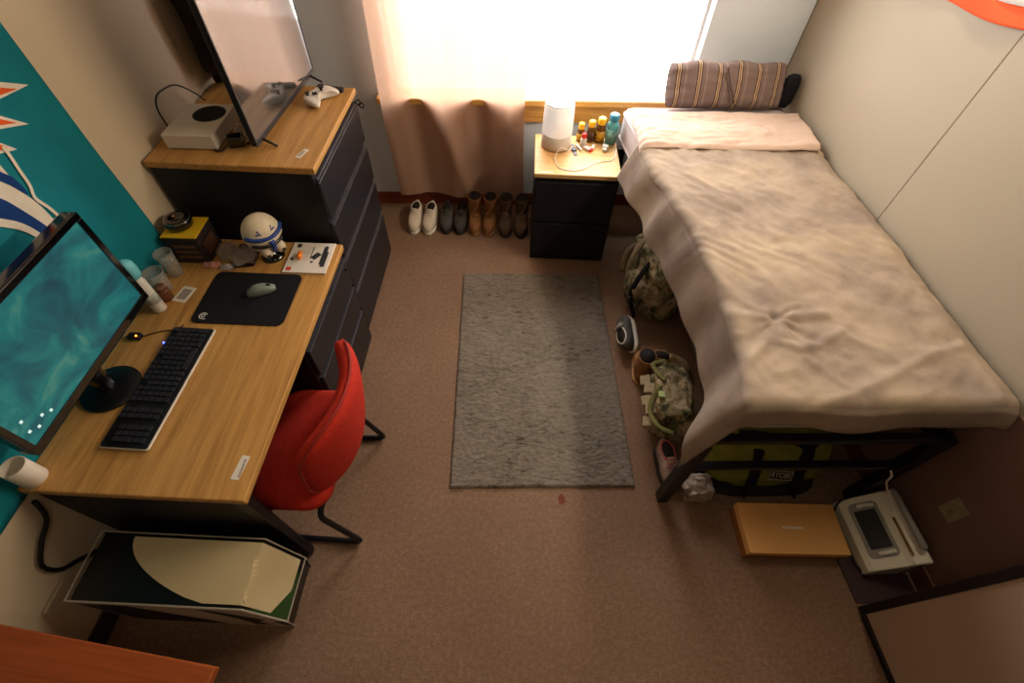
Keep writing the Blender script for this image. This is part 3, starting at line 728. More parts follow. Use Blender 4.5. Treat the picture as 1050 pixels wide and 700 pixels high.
# dark garment hanging in the corner behind the television
ga = thing('hanging_jacket', 'dark brown jacket hanging against the wall behind the television', 'jacket', (-1.54, 2.62, 1.16))
bm = nb()
def jk(u, v):
    a = 2*PI*u; z = 1.16+.66*v; w = .19*(1-.25*v**3)*(1+.15*math.sin(5*a+3*v)); d = .05*(1+.25*math.sin(7*a))
    p = Vector((-1.535+d*math.cos(a), 2.57+w*math.sin(a), z)); n = noise.noise_vector(p*11)*.02
    p += n; p.x = max(p.x, -1.594); return p
grid(bm, jk, 48, 30); ob('jacket_body', bm, DARKC, ga, True, smooth=True)
for s in (-1, 1):
    bm = nb(); tube(bm, smooth_path([(-1.53, 2.57+s*.13, 1.76), (-1.525, 2.57+s*.19, 1.6), (-1.52, 2.57+s*.19, 1.36), (-1.525, 2.57+s*.18, 1.22)]), .045, 12); crumple(bm.verts, .015, 14, s)
    ob('sleeve', bm, DARKC, ga, True, smooth=True)

# ------------------------------------------------------------------ team banner on the wall
fl = thing('wall_banner', 'teal banner with orange sun rays and a navy sea creature emblem', 'banner', (-1.597, .9, .7))
def fx(y, z):
    k = max(0, min(1, (y-1.40)/.12))*max(0, min(1, (1.32-z)/.2)); return -1.592+.010*k*(.5+.5*math.sin(70*y+6*z))
bm = nb(); grid(bm, lambda u, v: (fx(.02+1.535*u+.01*(1-v), .70+1.25*v), .02+1.535*u+.012*(1-v)*u, .70+1.25*v), 100, 40)
ob('cloth', bm, TEAL, fl, True, smooth=True, solid=.002)
def wallpoly(bm, pts, x):
    vs = [bm.verts.new((x, y, z)) for y, z in pts]; bm.faces.new(vs)
SC = Vector((1.14, 1.68))
def sunset(bm, r, x):
    wallpoly(bm, [SC+Vector((math.cos(a), math.sin(a)))*r for a in [2*PI*i/64 for i in range(64)]], x)
RAY = [([(1.30, 1.66), (1.499, 1.55), (1.25, 1.575)], [(1.30, 1.64), (1.454, 1.558), (1.27, 1.588)]),
       ([(1.27, 1.60), (1.405, 1.471), (1.20, 1.545)], [(1.26, 1.59), (1.373, 1.491), (1.22, 1.552)]),
       ([(1.22, 1.56), (1.311, 1.439), (1.273, 1.452), (1.12, 1.50)], [(1.21, 1.55), (1.29, 1.459), (1.268, 1.462), (1.14, 1.505)])]
for k in range(12):
    a = R(-15+25*k+25); d = Vector((math.cos(a), math.sin(a))); p = Vector((-d.y, d.x))
    RAY.append(([tuple(SC+d*.15-p*.06), tuple(SC+d*.33), tuple(SC+d*.15+p*.06)], [tuple(SC+d*.15-p*.045), tuple(SC+d*.29), tuple(SC+d*.15+p*.045)]))
bm = nb(); sunset(bm, .20, -1.5878); ob('sun_disc', bm, ORANGE, fl, True)
for k, (o1, o2) in enumerate(RAY[:15]):
    bm = nb(); wallpoly(bm, o1, -1.5890-.00003*k); ro = ob('ray_outline', bm, CREAM, fl, True)
    bm = nb(); wallpoly(bm, o2, -1.5884); ob('sun_ray', bm, ORANGE, ro, True)
def ribbon(bm, pts, w, x):
    P = [Vector(p) for p in pts]
    L, Rr = [], []
    for i, p in enumerate(P):
        d = (P[min(i+1, len(P)-1)]-P[max(0, i-1)]).normalized(); n = Vector((-d.y, d.x)); ww = w(i/(len(P)-1)) if callable(w) else w
        L.append(bm.verts.new((x, *(p+n*ww/2)))); Rr.append(bm.verts.new((x, *(p-n*ww/2))))
    for i in range(len(P)-1): bm.faces.new((L[i], L[i+1], Rr[i+1], Rr[i]))
def sm2(pts, k=8):
    return [(p.x, p.y) for p in smooth_path([(a, b, 0) for a, b in pts], k)]
def strip(bm, up, lo, x, k=8):
    U, Lw = sm2(up, k), sm2(lo, k); a = [bm.verts.new((x, *p)) for p in U]; b = [bm.verts.new((x, *p)) for p in Lw]
    for i in range(min(len(a), len(b))-1): bm.faces.new((a[i], a[i+1], b[i+1], b[i]))
# long curved body: cream back, navy middle, cream belly line; the tail runs down behind the monitor
c1 = [(.60, 1.60), (.90, 1.62), (1.133, 1.488), (1.191, 1.405), (1.216, 1.353), (1.234, 1.288), (1.236, 1.20), (1.235, 1.05)]
c2 = [(.60, 1.55), (.88, 1.56), (1.095, 1.457), (1.152, 1.373), (1.174, 1.318), (1.198, 1.235), (1.212, 1.15), (1.22, 1.05)]
c3 = [(.60, 1.48), (.85, 1.49), (1.034, 1.407), (1.105, 1.334), (1.141, 1.29), (1.163, 1.237), (1.18, 1.15), (1.19, 1.05)]
c4 = [(.60, 1.45), (.84, 1.465), (1.016, 1.392), (1.086, 1.318), (1.124, 1.272), (1.146, 1.222), (1.165, 1.15), (1.18, 1.05)]
bm = nb(); strip(bm, c1, c2, -1.5866); ob('creature_back', bm, CREAM, fl, True)
bm = nb(); strip(bm, c2, c3, -1.5866); ob('creature_body', bm, NAVY, fl, True)
bm = nb(); strip(bm, c3, c4, -1.5866); ob('creature_belly', bm, CREAM, fl, True)
bm = nb(); ribbon(bm, sm2([(1.277, 1.469), (1.274, 1.438), (1.265, 1.394), (1.256, 1.347), (1.24, 1.31), (1.253, 1.262), (1.259, 1.213), (1.262, 1.12)]), .011, -1.5862); ob('fin_line', bm, CREAM, fl, True)
bm = nb(); wallpoly(bm, [(1.163, 1.482), (1.213, 1.424), (1.231, 1.395), (1.235, 1.361), (1.232, 1.327), (1.211, 1.371), (1.193, 1.407), (1.137, 1.461)], -1.5860); ob('fin', bm, NAVY, fl, True)

# ------------------------------------------------------------------ chair
ch = thing('desk_chair', 'red padded chair on a black bent tube frame at the desk', 'chair', (-.80, .84, 0))
def cush(u, v):     # closed pillow-like seat
    return None
bm = nb()
secs = []
for z, k in ((.405, .90), (.415, .97), (.435, 1.0), (.455, .98), (.466, .92), (.47, .80)):
    secs.append([(-.868+x*k, .825+y*k, z-.035+.012*((x+.05)/.2)**2*(z > .43)) for x, y in rrect(.33, .54, .09, 6)])
loft(bm, secs); ob('seat', bm, RED, ch, True, smooth=True)
def back_pt(u, v, off):
    # u across -1..1, v up 0..1
    k = 1-.07*(1-v)**1.5
    hw = .275*k
    y = .853+u*hw
    x = -.588-.115*abs(u)**2.2-.075*(1-v)**1.6+off
    return (x, y, .39+.47*v)
def back_surface(off_front, off_back, nu=36, nv=20):
    bm = nb(); n = 4.5
    def mp(u, v):   # map square to rounded square
        a, b = 2*u-1, 2*v-1
        return a*math.sqrt(max(0, 1-.30*b**4)), b*math.sqrt(max(0, 1-.30*a**4))
    F = []; B = []
    for i in range(nu+1):
        rf, rb = [], []
        for j in range(nv+1):
            a, b = mp(i/nu, j/nv); e = max(abs(2*i/nu-1), abs(2*j/nv-1)); q = math.sqrt(max(0, 1-e**6))
            rf.append(bm.verts.new(back_pt(a, (b+1)/2, off_front*q))); rb.append(bm.verts.new(back_pt(a, (b+1)/2, off_back*q)))
        F.append(rf); B.append(rb)
    for i in range(nu):
        for j in range(nv):
            bm.faces.new((F[i][j], F[i+1][j], F[i+1][j+1], F[i][j+1])); bm.faces.new((B[i][j], B[i][j+1], B[i+1][j+1], B[i+1][j]))
    bmesh.ops.remove_doubles(bm, verts=bm.verts, dist=.0004); return bm
ob('backrest', back_surface(-.055, .028), RED, ch, True, smooth=True)
bm = nb(); loop = []
for s in [i/60 for i in range(61)]:
    a = 2*PI*s; c, d = math.cos(a), math.sin(a); e = max(abs(c), abs(d)); c, d = c/e, d/e
    a_, b_ = c*math.sqrt(1-.30*d**4), d*math.sqrt(1-.30*c**4); loop.append(back_pt(a_, (b_+1)/2, .004))
tube(bm, loop, .006, 8); ob('piping', bm, M('dark_red_piping', '#8e1f14', .8), ch, True, smooth=True)
for y0, y1 in ((.546, .60), (1.06, 1.06)):
    s = -1 if y0 < .8 else 1; yt = .64 if s < 0 else 1.035
    path = round_path([(-.74, yt, .375), (-.755, y0+.01 if s < 0 else y0-.01, .34), (-.648, y0, .014), (-1.06, y0-.01*s, .014), (-1.0, yt, .33), (-.96, yt, .365)], .045, 6)
    bm = nb(); tube(bm, path, .0125, 12); ob('sled_leg', bm, BLKM, ch, True, smooth=True)
bm = nb(); tube(bm, [(-.98, .63, .355), (-.98, 1.04, .355)], .011, 10); ob('cross_bar', bm, BLKM, ch, True, smooth=True)
for y in (.74, .96):
    bm = nb(); tube(bm, round_path([(-.78, y, .405), (-.665, y, .41), (-.648, y, .6)], .05), .012, 10, .6); ob('back_support', bm, BLKM, ch, True, smooth=True)

# ------------------------------------------------------------------ computer tower on the floor
pc = thing('computer_tower', 'black and cream computer tower with sloped nose on the carpet beside the desk', 'computer', (-1.15, .31, 0))
ytn, ytf = .205, .44
TX0, TX1, TX2, TZ, NZ = -1.49, -.893, -.838, .425, .15
prof = [(TX0, .012), (TX0, TZ), (TX1, TZ), (TX2, NZ), (TX2-.02, .012)]
def yprism(bm, prof, y0, y1):
    a = [bm.verts.new((x, y0, z)) for x, z in prof]; b = [bm.verts.new((x, y1, z)) for x, z in prof]; n = len(prof)
    bm.faces.new(a[::-1]); bm.faces.new(b)
    for i in range(n): bm.faces.new((a[i], a[(i+1) % n], b[(i+1) % n], b[i]))
bm = nb(); yprism(bm, prof, ytn+.006, ytf-.006); ob('chassis', bm, M('tower_black', '#0d0b0c', .35, 0, .2, 8), pc, True, bevel=.003)
big = [(TX0-.006, 0), (TX0-.006, TZ+.01), (TX1+.004, TZ+.01), (TX2+.006, NZ+.004), (TX2-.018, 0)]
for y0, y1, m in ((ytn, ytn+.006, M('tower_side_white', '#c9c0ad', .45, 0, .05)), (ytf-.006, ytf, BLK)):
    bm = nb(); yprism(bm, big, y0, y1); sd = ob('side_panel', bm, m, pc, True, bevel=.001)
    if y0 == ytn:
        bm = nb()
        for poly in ([(-1.48, .02), (-1.48, .41), (-1.30, .41), (-1.12, .02)], [(-1.06, .40), (-1.02, .40), (-.90, .20), (-.95, .14), (-.92, .06), (-.99, .05), (-1.0, .22)], [(-.88, .16), (-.84, .18), (-.84, .06), (-.87, .06)]):
            yprism(bm, poly, y0-.0012, y0-.0002)
        ob('side_graphic', bm, BLK, sd, True)
edge = M('pale_rim', '#a39a8c', .4)
for y in (ytn+.002, ytf-.002):
    bm = nb(); tube(bm, [(TX0-.006, y, .30), (TX0-.006, y, TZ+.01), (TX1+.004, y, TZ+.01), (TX2+.006, y, NZ+.004), (TX2-.018, y, .003)], .003, 6); ob('rim_trim', bm, edge, pc, True)
bm = nb(); tube(bm, [(TX0-.006, ytn, TZ+.01), (TX0-.010, (ytn+ytf)/2, TZ+.01), (TX0-.006, ytf, TZ+.01)], .003, 6); ob('rim_trim', bm, edge, pc, True)
bm = nb(); tube(bm, [(TX2+.006, ytn, NZ+.004), (TX2+.006, ytf, NZ+.004)], .003, 6); ob('rim_trim', bm, edge, pc, True)
# cream cover: flat on top, bends down the nose; curved black boundary
def cov(x): return TZ+.004 if x <= TX1 else TZ+.004-(x-TX1)/(TX2-TX1)*(TZ-NZ)
bm = nb(); nu, nv = 40, 14
V = []
for j in range(nv+1):
    v = j/nv; y = ytn+.016+(ytf-ytn-.032)*v
    xl = -1.03-.335*math.sin(PI/2*max(0, v))**.75
    xr = TX2-.004-.018*max(0, .45-v)/.45
    row = []
    for i in range(nu+1):
        x = xl+(xr-xl)*i/nu; row.append(bm.verts.new((x, y, cov(x)+.007)))
    V.append(row)
for j in range(nv):
    for i in range(nu): bm.faces.new((V[j][i], V[j][i+1], V[j+1][i+1], V[j+1][i]))
ob('cream_cover', bm, CREAMP, pc, True, solid=.006)
bm = nb()
vs = [(-.885, ytn+.008, cov(-.885)+.004), (TX2+.002, ytn+.008, NZ+.008), (TX2+.002, ytf-.05, NZ+.008), (TX2-.024, ytn+.05, cov(TX2-.024)+.004)]
f = [bm.verts.new(v) for v in vs]; bm.faces.new(f); ob('green_lip', bm, GREENP, pc, True, solid=.003)
cb = thing('power_cable', 'black cable looping down from the desk behind the computer tower', 'cable', (-1.585, .35, .4))
bm = nb(); tube(bm, smooth_path([(-1.555, .455, .70), (-1.575, .43, .60), (-1.582, .36, .555), (-1.583, .30, .50), (-1.582, .305, .42), (-1.575, .35, .37), (-1.535, .455, .25), (-1.525, .46, .08), (-1.52, .46, .008)]), .008, 10); ob('cable_run', bm, WIRE, cb, True, smooth=True)

# reddish wooden table by the camera
tb = thing('side_table', 'reddish brown wooden table, only its top corner showing', 'table', (-1.19, -.26, 0), R(-6.3))
bm = nb(); bx(bm, (-.345, -.45, .722), (.40, .345, .75)); ob('table_top', bm, REDW, tb, bevel=.004)
for (x, y) in ((-.30, .05), (.12, .05), (-.30, -.41), (.12, -.41)):
    bm = nb(); bx(bm, (x-.025, y-.025, 0), (x+.025, y+.025, .721)); ob('leg', bm, REDW, tb, bevel=.003)

# ------------------------------------------------------------------ nightstand and what stands on it
ns = thing('nightstand', 'black nightstand with a pale oak top between curtain and bed', 'nightstand', (.326, 2.70, 0))
bm = nb(); bx(bm, (.074, 2.487, .0), (.578, 2.915, .645)); ob('cabinet', bm, BLK, ns, True, bevel=.003)
bm = nb(); bx(bm, (.066, 2.477, .646), (.584, 2.921, .674)); ob('nightstand_top', bm, OAKX, ns, True, bevel=.004)
bm = nb(); bx(bm, (.084, 2.474, .33), (.568, 2.487, .62)); d = ob('door', bm, BLK, ns, True, bevel=.003)
bm = nb(); bx(bm, (.084, 2.474, .05), (.568, 2.487, .315)); d = ob('drawer', bm, BLK, ns, True, bevel=.003)
bm = nb(); prism(bm, rrect(.075, .012, .001), 0, .0008); xf(bm, bm.verts, Matrix.Translation((.14, 2.497, .6742))); ob('inventory_tag', bm, LABELW, ns, True)
lp = thing('table_lamp', 'white cylindrical lamp on the nightstand by the curtain', 'lamp', (.198, 2.80, .6745))
bm = nb(); lathe(bm, [(.084, 0), (.091, .004), (.093, .012), (.0925, .09)], n=40); ob('base', bm, M('lamp_base_grey', '#cdbfb2', .6, 0, .05, 10, .2, 600), lp, smooth=True)
bm = nb(); lathe(bm, [(.0925, .09), (.091, .2), (.088, .255), (.085, .265), (.07, .268)], n=40); ob('lamp_shade', bm, LAMPS, lp, smooth=True)
bm = nb(); ring(bm, 0, 0, .072, .085, 0, 360, .266, .272, 40); ob('top_rim', bm, WHP, lp)
bm = nb(); ring(bm, 0, 0, .089, .094, 0, 360, -.0002, .004, 40); ob('foot_ring', bm, M('copper_ring', '#a5794a', .4, .5), lp)
def bottle(name, lab, x, y, r, h, body, cap, label=None, caph=.028):
    b = thing(name, lab, 'bottle', (x, y, .6745), 0, 'vitamin bottles on the nightstand')
    bm = nb(); lathe(bm, [(r*.92, 0), (r, .004), (r, h*.72), (r*.9, h*.82), (r*.62, h*.9), (r*.6, h)], n=26); ob('bottle_body', bm, body, b, smooth=True)
    bm = nb(); lathe(bm, [(r*.78, h*.93), (r*.8, h*.93+.003), (r*.8, h+caph-.003), (r*.7, h+caph)], n=26); ob('cap', bm, cap, b, smooth=True)
    if label:
        bm = nb(); lathe(bm, [(r*1.015, h*.14), (r*1.015, h*.62)], n=26); ob('label_band', bm, label, b, smooth=True)
    return b
LBY = M('label_amber_yellow', '#b98a22', .5, 0, .3, 40); LBW = M('label_white_print', '#cfc4bb', .5, 0, .2, 40); LBB = M('label_dark_print', '#4a2c1c', .5, 0, .3, 40); LBT = M('label_teal_print', '#7fb9b6', .5, 0, .25, 30)
bottle('supplement_bottle', 'smallest yellow capped amber bottle, right behind the red capped vial', .352, 2.865, .024, .085, AMBER, YCAP, LBY)
bottle('supplement_bottle', 'slim dark brown bottle with yellow cap in the middle of the row', .415, 2.86, .026, .105, AMBER, YCAP, LBB)
bottle('supplement_bottle', 'taller amber bottle with wide yellow cap beside the teal bottle', .473, 2.862, .031, .125, AMBER, YCAP, LBY)
bottle('supplement_bottle', 'large teal bottle with blue cap at the bed end of the row', .543, 2.855, .036, .155, TEALB, M('blue_cap', '#2c7f9e', .4), LBT)
bottle('pill_vial', 'little white vial with a bright red cap in front of the bottles', .368, 2.80, .019, .06, M('vial_white', '#d8c9bf', .4), RCAP, LBW, .022)
wt = thing('wrist_watch', 'grey strap watch lying on the nightstand in front of the lamp', 'watch', (.31, 2.745, .675), R(10))
bm = nb(); bx(bm, (-.011, -.06, 0), (.011, .0, .004)); bx(bm, (-.009, .03, 0), (.012, .07, .004)); ob('strap', bm, M('grey_rubber', '#77737a', .6), wt, bevel=.002)
bm = nb(); prism(bm, rrect(.032, .036, .008), 0, .011); ob('watch_case', bm, DGRYP, wt, bevel=.002)
for (nm, lab, x, y, rz, s, m) in (('lip_balm', 'thin white lip balm tube lying beside the grey watch', .337, 2.775, 25, (.014, .055, .014), WHP), ('earbud_case', 'small white and red case below the red capped vial', .39, 2.757, 55, (.03, .045, .018), M('white_red_case', '#d6c3bc', .4, 0, .25, 60)), ('pocket_lighter', 'small white lighter with a red end beside the bottles', .428, 2.775, -20, (.018, .05, .016), WHP), ('plug_adapter', 'white plug adapter in front of the teal bottle', .505, 2.77, -15, (.035, .03, .028), WHP)):
    o = thing(nm, lab, 'small item', (x, y, .6748), R(rz))
    bm = nb(); prism(bm, rrect(s[0], s[1], min(s[0], s[1])*.3), 0, s[2]); ob('body', bm, m, o, bevel=.002)
    bm = nb()
    if nm == 'plug_adapter': bx(bm, (-.012, -.035, .004), (.012, -.016, .02))
    else: prism(bm, rrect(s[0]*.98, .012, .003, cy=-s[1]*.5-.006), .001, s[2]*.92)
    ob('end_cap', bm, RCAP if nm in ('earbud_case', 'pocket_lighter') else WHP, o, bevel=.001)
cb = thing('charging_cable', 'thin white charging cable looped across the nightstand top', 'cable', (.3, 2.6, .675))
bm = nb(); tube(bm, smooth_path([(.300, 2.772, .685), (.27, 2.70, .70), (.225, 2.69, .72), (.195, 2.665, .69), (.19, 2.61, .6775), (.22, 2.54, .6775), (.30, 2.52, .6775), (.37, 2.55, .6775), (.42, 2.60, .6775), (.48, 2.63, .6775), (.53, 2.645, .6775), (.562, 2.69, .6775), (.572, 2.76, .678)]), .0025, 8); ob('cable_run', bm, WIREW, cb, True, smooth=True)

# ------------------------------------------------------------------ curtain
cu = thing('window_curtain', 'long beige curtain hanging over one half of the bright window', 'curtain', fw(.5, -.1, .12))
def curt(u, v):
    z = .125+2.35*v + .03*(1-v)*(1-u)*1.2
    s = .075+.90*u + .012*math.sin(9*v+2)*(1-v)
    d = -.098-.028*math.sin(2*PI*(2.1*u+.10*math.sin(3*v)+.30*(1-v)*u)+.8) - .003*math.sin(2*PI*6.7*u+1.2+v)
    d -= .035*math.exp(-((u-.08-.55*(1-v)**1.3*.9)/.06)**2)*(1-v)
    p = fw(s, d, z); return p
bm = nb(); grid(bm, curt, 150, 80); ob('panel', bm, CURT, cu, True, smooth=True)
bm = nb(); tube(bm, [fw(-.1, -.1, 2.49), fw(2.25, -.1, 2.49)], .013, 12); tag(ob('curtain_rod', bm, BLKM, world=True, loc=fw(1, -.1, 2.49)), 'plain dark curtain rod above the window', 'curtain rod')

# ------------------------------------------------------------------ shoes
def shoe(name, lab, loc, rz, L=.28, Wd=.10, up=SNKW, so=SOLE, style='low', group=None, roll=None, lace=None):
    """toe toward -y, heel at +y, standing on z=0"""
    t = thing(name, lab, 'boot' if style == 'boot' else 'shoe', loc, rz, group)
    if roll: t.rotation_euler = (roll[0], roll[1], rz)
    def width(u): return Wd/2*(.62+.38*math.sin(PI*min(1, .18+u*.9)) if u < .5 else .70+.22*math.sin(PI*u))*(math.sin(PI*min(.5, .12+u*1.6)) if u < .25 else 1)*(math.sin(PI*min(.5, .15+(1-u)*1.8)) if u > .8 else 1)
    n = 18
    def outline(k): return [(s*width(u)*k, (u-.5)*L*(.96+.04*k)) for s, us in ((1, [i/n for i in range(n+1)]), (-1, [1-i/n for i in range(n+1)])) for u in us]
    bm = nb(); prism(bm, outline(1.06), 0, .022); ob('sole', bm, so, t, bevel=.005)
    secs = []; m = 20
    for i in range(n+1):
        u = i/n; w = width(u)*1.0; h = (.045+.035*min(1, u/.45)) if u < .45 else .08
        if u < .08: h *= .55+.45*u/.08
        secs.append([(w*math.copysign(abs(math.cos(a))**.75, math.cos(a)), (u-.5)*L*.97, .02+h*(.5+.5*math.copysign(abs(math.sin(a))**.75, math.sin(a)))) for a in [2*PI*k/m for k in range(m)]])
    bm = nb(); loft(bm, secs); ob('upper', bm, up, t, smooth=True)
    if style == 'boot':
        bm = nb(); lathe(bm, [(.040, .07), (.047, .10), (.047, .19), (.05, .21), (.046, .212), (.042, .12)], (0, L*.22, 0), 24, 1, 1.15); ob('shaft', bm, up, t, smooth=True)
        bm = nb(); lathe(bm, [(.040, .19), (.043, .2135)], (0, L*.22, 0), 20, 1, 1.15); ob('lining', bm, DARKIN, t, smooth=True)
        bm = nb(); tube(bm, smooth_path([(-.012, -.01, .096), (-.03, -.035, .12), (0, -.04, .15), (.022, -.02, .19), (.03, .0, .214)]), .006, 8, .5); ob('tongue', bm, up, t, smooth=True)
    else:
        bm = nb(); lathe(bm, [(.033, .09), (.037, .098), (.036, .106), (.03, .103)], (0, L*.2, 0), 24, .95, 1.7); ob('collar', bm, lace or so, t, smooth=True)
        bm = nb(); lathe(bm, [(.030, .1), (.030, .1045)], (0, L*.2, 0), 24, .95, 1.7); ob('lining', bm, DARKIN, t, smooth=True)
        bm = nb(); tube(bm, smooth_path([(0, -.035, .083), (0, -.012, .099), (0, .012, .112)]), .02, 10, .35); ob('tongue', bm, up, t, smooth=True)
    bm = nb()
    for k in range(4):
        y = -.05+k*.017 if style != 'boot' else -.035+k*.012; z = .0815+.0125*k if style != 'boot' else .098+.006*k
        tube(bm, smooth_path([(-.026, y, z-.006), (0, y-.003, z+.006), (.026, y, z-.006)]), .0028, 6)
    ob('laces', bm, lace or so, t, smooth=True); return t
yS = 2.82
shoe('canvas_shoe', 'pale canvas sneaker standing closest to the dresser under the curtain', (-.777, yS-.005, 0), R(1), .29, .094, SNKW, SOLE, group='off-white sneaker pair')
shoe('canvas_shoe', 'pale canvas sneaker touching the charcoal shoe under the curtain', (-.668, yS-.005, 0), R(-1), .29, .094, SNKW, SOLE, group='off-white sneaker pair')
shoe('running_shoe', 'charcoal shoe standing next to the pale canvas sneakers', (-.548, yS+.01, 0), R(2), .28, .094, SNKD, SOLED, group='charcoal shoe pair')
shoe('running_shoe', 'charcoal shoe standing next to the tan leather boots', (-.44, yS+.01, 0), R(-2), .28, .094, SNKD, SOLED, group='charcoal shoe pair')
shoe('leather_boot', 'tan leather boot with its top folded over, beside the charcoal shoes', (-.337, yS, 0), R(3), .27, .092, BOOTT, SOLET, 'boot', 'tan boot pair')
shoe('leather_boot', 'upright tan leather boot next to the dark brown boots', (-.228, yS, 0), R(-2), .27, .092, BOOTT, SOLET, 'boot', 'tan boot pair')
shoe('leather_boot', 'dark brown boot standing beside the upright tan boot', (-.112, yS, 0), R(2), .28, .098, BOOTB, SOLED, 'boot', 'brown boot pair', lace=TANW)
shoe('leather_boot', 'dark brown boot standing against the black nightstand', (.004, yS, 0), R(-1), .28, .098, BOOTB, SOLED, 'boot', 'brown boot pair', lace=TANW)

# ------------------------------------------------------------------ bed
B0 = (.69, .82, 0)
BM = Matrix.Translation(B0) @ Matrix.Rotation(TH, 4, 'Z')
bed = thing('metal_bed', 'black metal bed frame raised on tall legs along the wall', 'bed', B0, TH)
for (a, b) in ((.062, .0), (1.0, .0), (.062, 2.08), (1.0, 2.08)):
    bm = nb(); bx(bm, (a-.026, b-.026, .0), (a+.026, b+.026, .62 if a < .5 else .665)); ob('post', bm, BLKM, bed, bevel=.006)
for b in (.0, 2.08):
    for z in ((.635, .665), (.38, .405)):
        bm = nb(); bx(bm, (.086, b-.018, z[0]), (.969, b+.018, z[1])); ob('end_rail', bm, BLKM, bed, bevel=.004)
for a in (.16, 1.0):
    bm = nb(); bx(bm, (a-.016, .031, .58), (a+.016, 2.049, .66)); ob('side_rail', bm, BLKM, bed, bevel=.004)
for k in range(7):
    bm = nb(); b = .2+k*.28; bx(bm, (.22, b-.03, .635), (.983, b+.03, .65)); ob('slat', bm, BLKM, bed)
mt = thing('mattress', 'thick mattress with pale grey sheet on the black bed frame', 'mattress', B0, TH)
bm = nb(); P = [(.185, .03), (1.085, .03), (1.06, 1.0), (1.03, 2.10), (.025, 2.10), (.09, 1.5), (.165, 1.0), (.20, .55)]
def inset(P, k, c=(.55, 1.06)): return [(c[0]+(x-c[0])*(1-k), c[1]+(y-c[1])*(1-k*.5)) for x, y in P]
def roundpoly(P, r, k=6):
    out = []; n = len(P)
    for i in range(n):
        p, a, b = Vector(P[i]), Vector(P[i-1]), Vector(P[(i+1) % n]); s = p+(a-p).normalized()*r; e = p+(b-p).normalized()*r
        for j in range(k+1):
            t = j/k; q = (1-t)**2*s+2*t*(1-t)*p+t*t*e; out.append((q.x, q.y))
    return out
secs = []
for z, k in ((.669, .03), (.675, .01), (.69, 0), (.85, 0), (.868, .012), (.876, .035), (.879, .07)):
    secs.append([(x, y, z) for x, y in roundpoly(inset(P, k), .06)])
loft(bm, secs); ob('mattress_body', bm, MATT, mt, smooth=True)
bm = nb(); tube(bm, [(x, y, .845) for x, y in roundpoly(P, .06)]+[(*roundpoly(P, .06)[0], .845)], .007, 8); ob('piping', bm, MATT, mt, smooth=True)
bm = nb(); tube(bm, [(x, y, .70) for x, y in roundpoly(P, .06)]+[(*roundpoly(P, .06)[0], .70)], .007, 8); ob('piping', bm, MATT, mt, smooth=True)

# blanket
def interp(x, tab):
    if x <= tab[0][0]: return tab[0][1]
    for (x0, y0), (x1, y1) in zip(tab, tab[1:]):
        if x <= x1:
            t = (x-x0)/(x1-x0); t = t*t*(3-2*t); return y0+(y1-y0)*t
    return tab[-1][1]
def profile(d, r, slope):
    """d<r: over the edge. returns inward offset from the edge and drop"""
    if d >= r: return d, 0
    q = r-d; amax = R(slope)
    if q < r*amax: a = q/r; return r-r*math.sin(a), r*(1-math.cos(a))
    e = q-r*amax; return r-r*math.sin(amax)-e*math.cos(amax), r*(1-math.cos(amax))+e*math.sin(amax)
def segd(p, a, b):
    ab = b-a; t = max(0, min(1, (p-a).dot(ab)/max(1e-9, ab.length_squared))); return (p-a-ab*t).length, t
CREASES = []
def crease(pts, w, h):
    P = [Vector(p) for p in pts]
    for i in range(len(P)-1): CREASES.append((P[i], P[i+1], w, h))
crease([(.32, .433), (.318, .34), (.323, .278), (.385, .247), (.468, .269), (.576, .326)], 0.0189, 0.0099)
crease([(.342, .302), (.36, .364), (.40, .40), (.446, .404), (.548, .414)], 0.0216, 0.0112)
crease([(.332, .325), (.214, .233), (.118, .126)], 0.0162, 0.0081)
crease([(.366, .398), (.40, .44), (.462, .465)], 0.0149, 0.0074)
crease([(.358, -.0), (.519, .057), (.7, .138), (.876, .225), (1.02, .26)], 0.0216, 0.0087)
crease([(.40, .20), (.48, .10), (.52, .03)], 0.0189, 0.0050)
crease([(.60, .30), (.70, .22), (.78, .12)], 0.0216, 0.0043)
crease([(.183, 1.474), (.27, 1.33), (.359, 1.181), (.535, .859)], 0.0297, 0.0062)
crease([(.328, 1.432), (.46, 1.2), (.564, 1.07), (.789, .93)], 0.0351, 0.0056)
crease([(.138, 1.064), (.24, .90), (.321, .748), (.414, .529)], 0.0270, 0.0056)
crease([(.45, 1.55), (.6, 1.42), (.85, 1.36)], 0.0405, 0.0050)
crease([(.25, 1.60), (.30, 1.45), (.42, 1.30), (.70, 1.18)], 0.0270, 0.0056)
crease([(.55, .80), (.72, .62), (.95, .55)], 0.0405, 0.0043)
crease([(.15, .7), (.22, .5), (.30, .41)], 0.0216, 0.0056)
crease([(.60, .5), (.8, .42), (1.0, .45)], 0.0338, 0.0043)
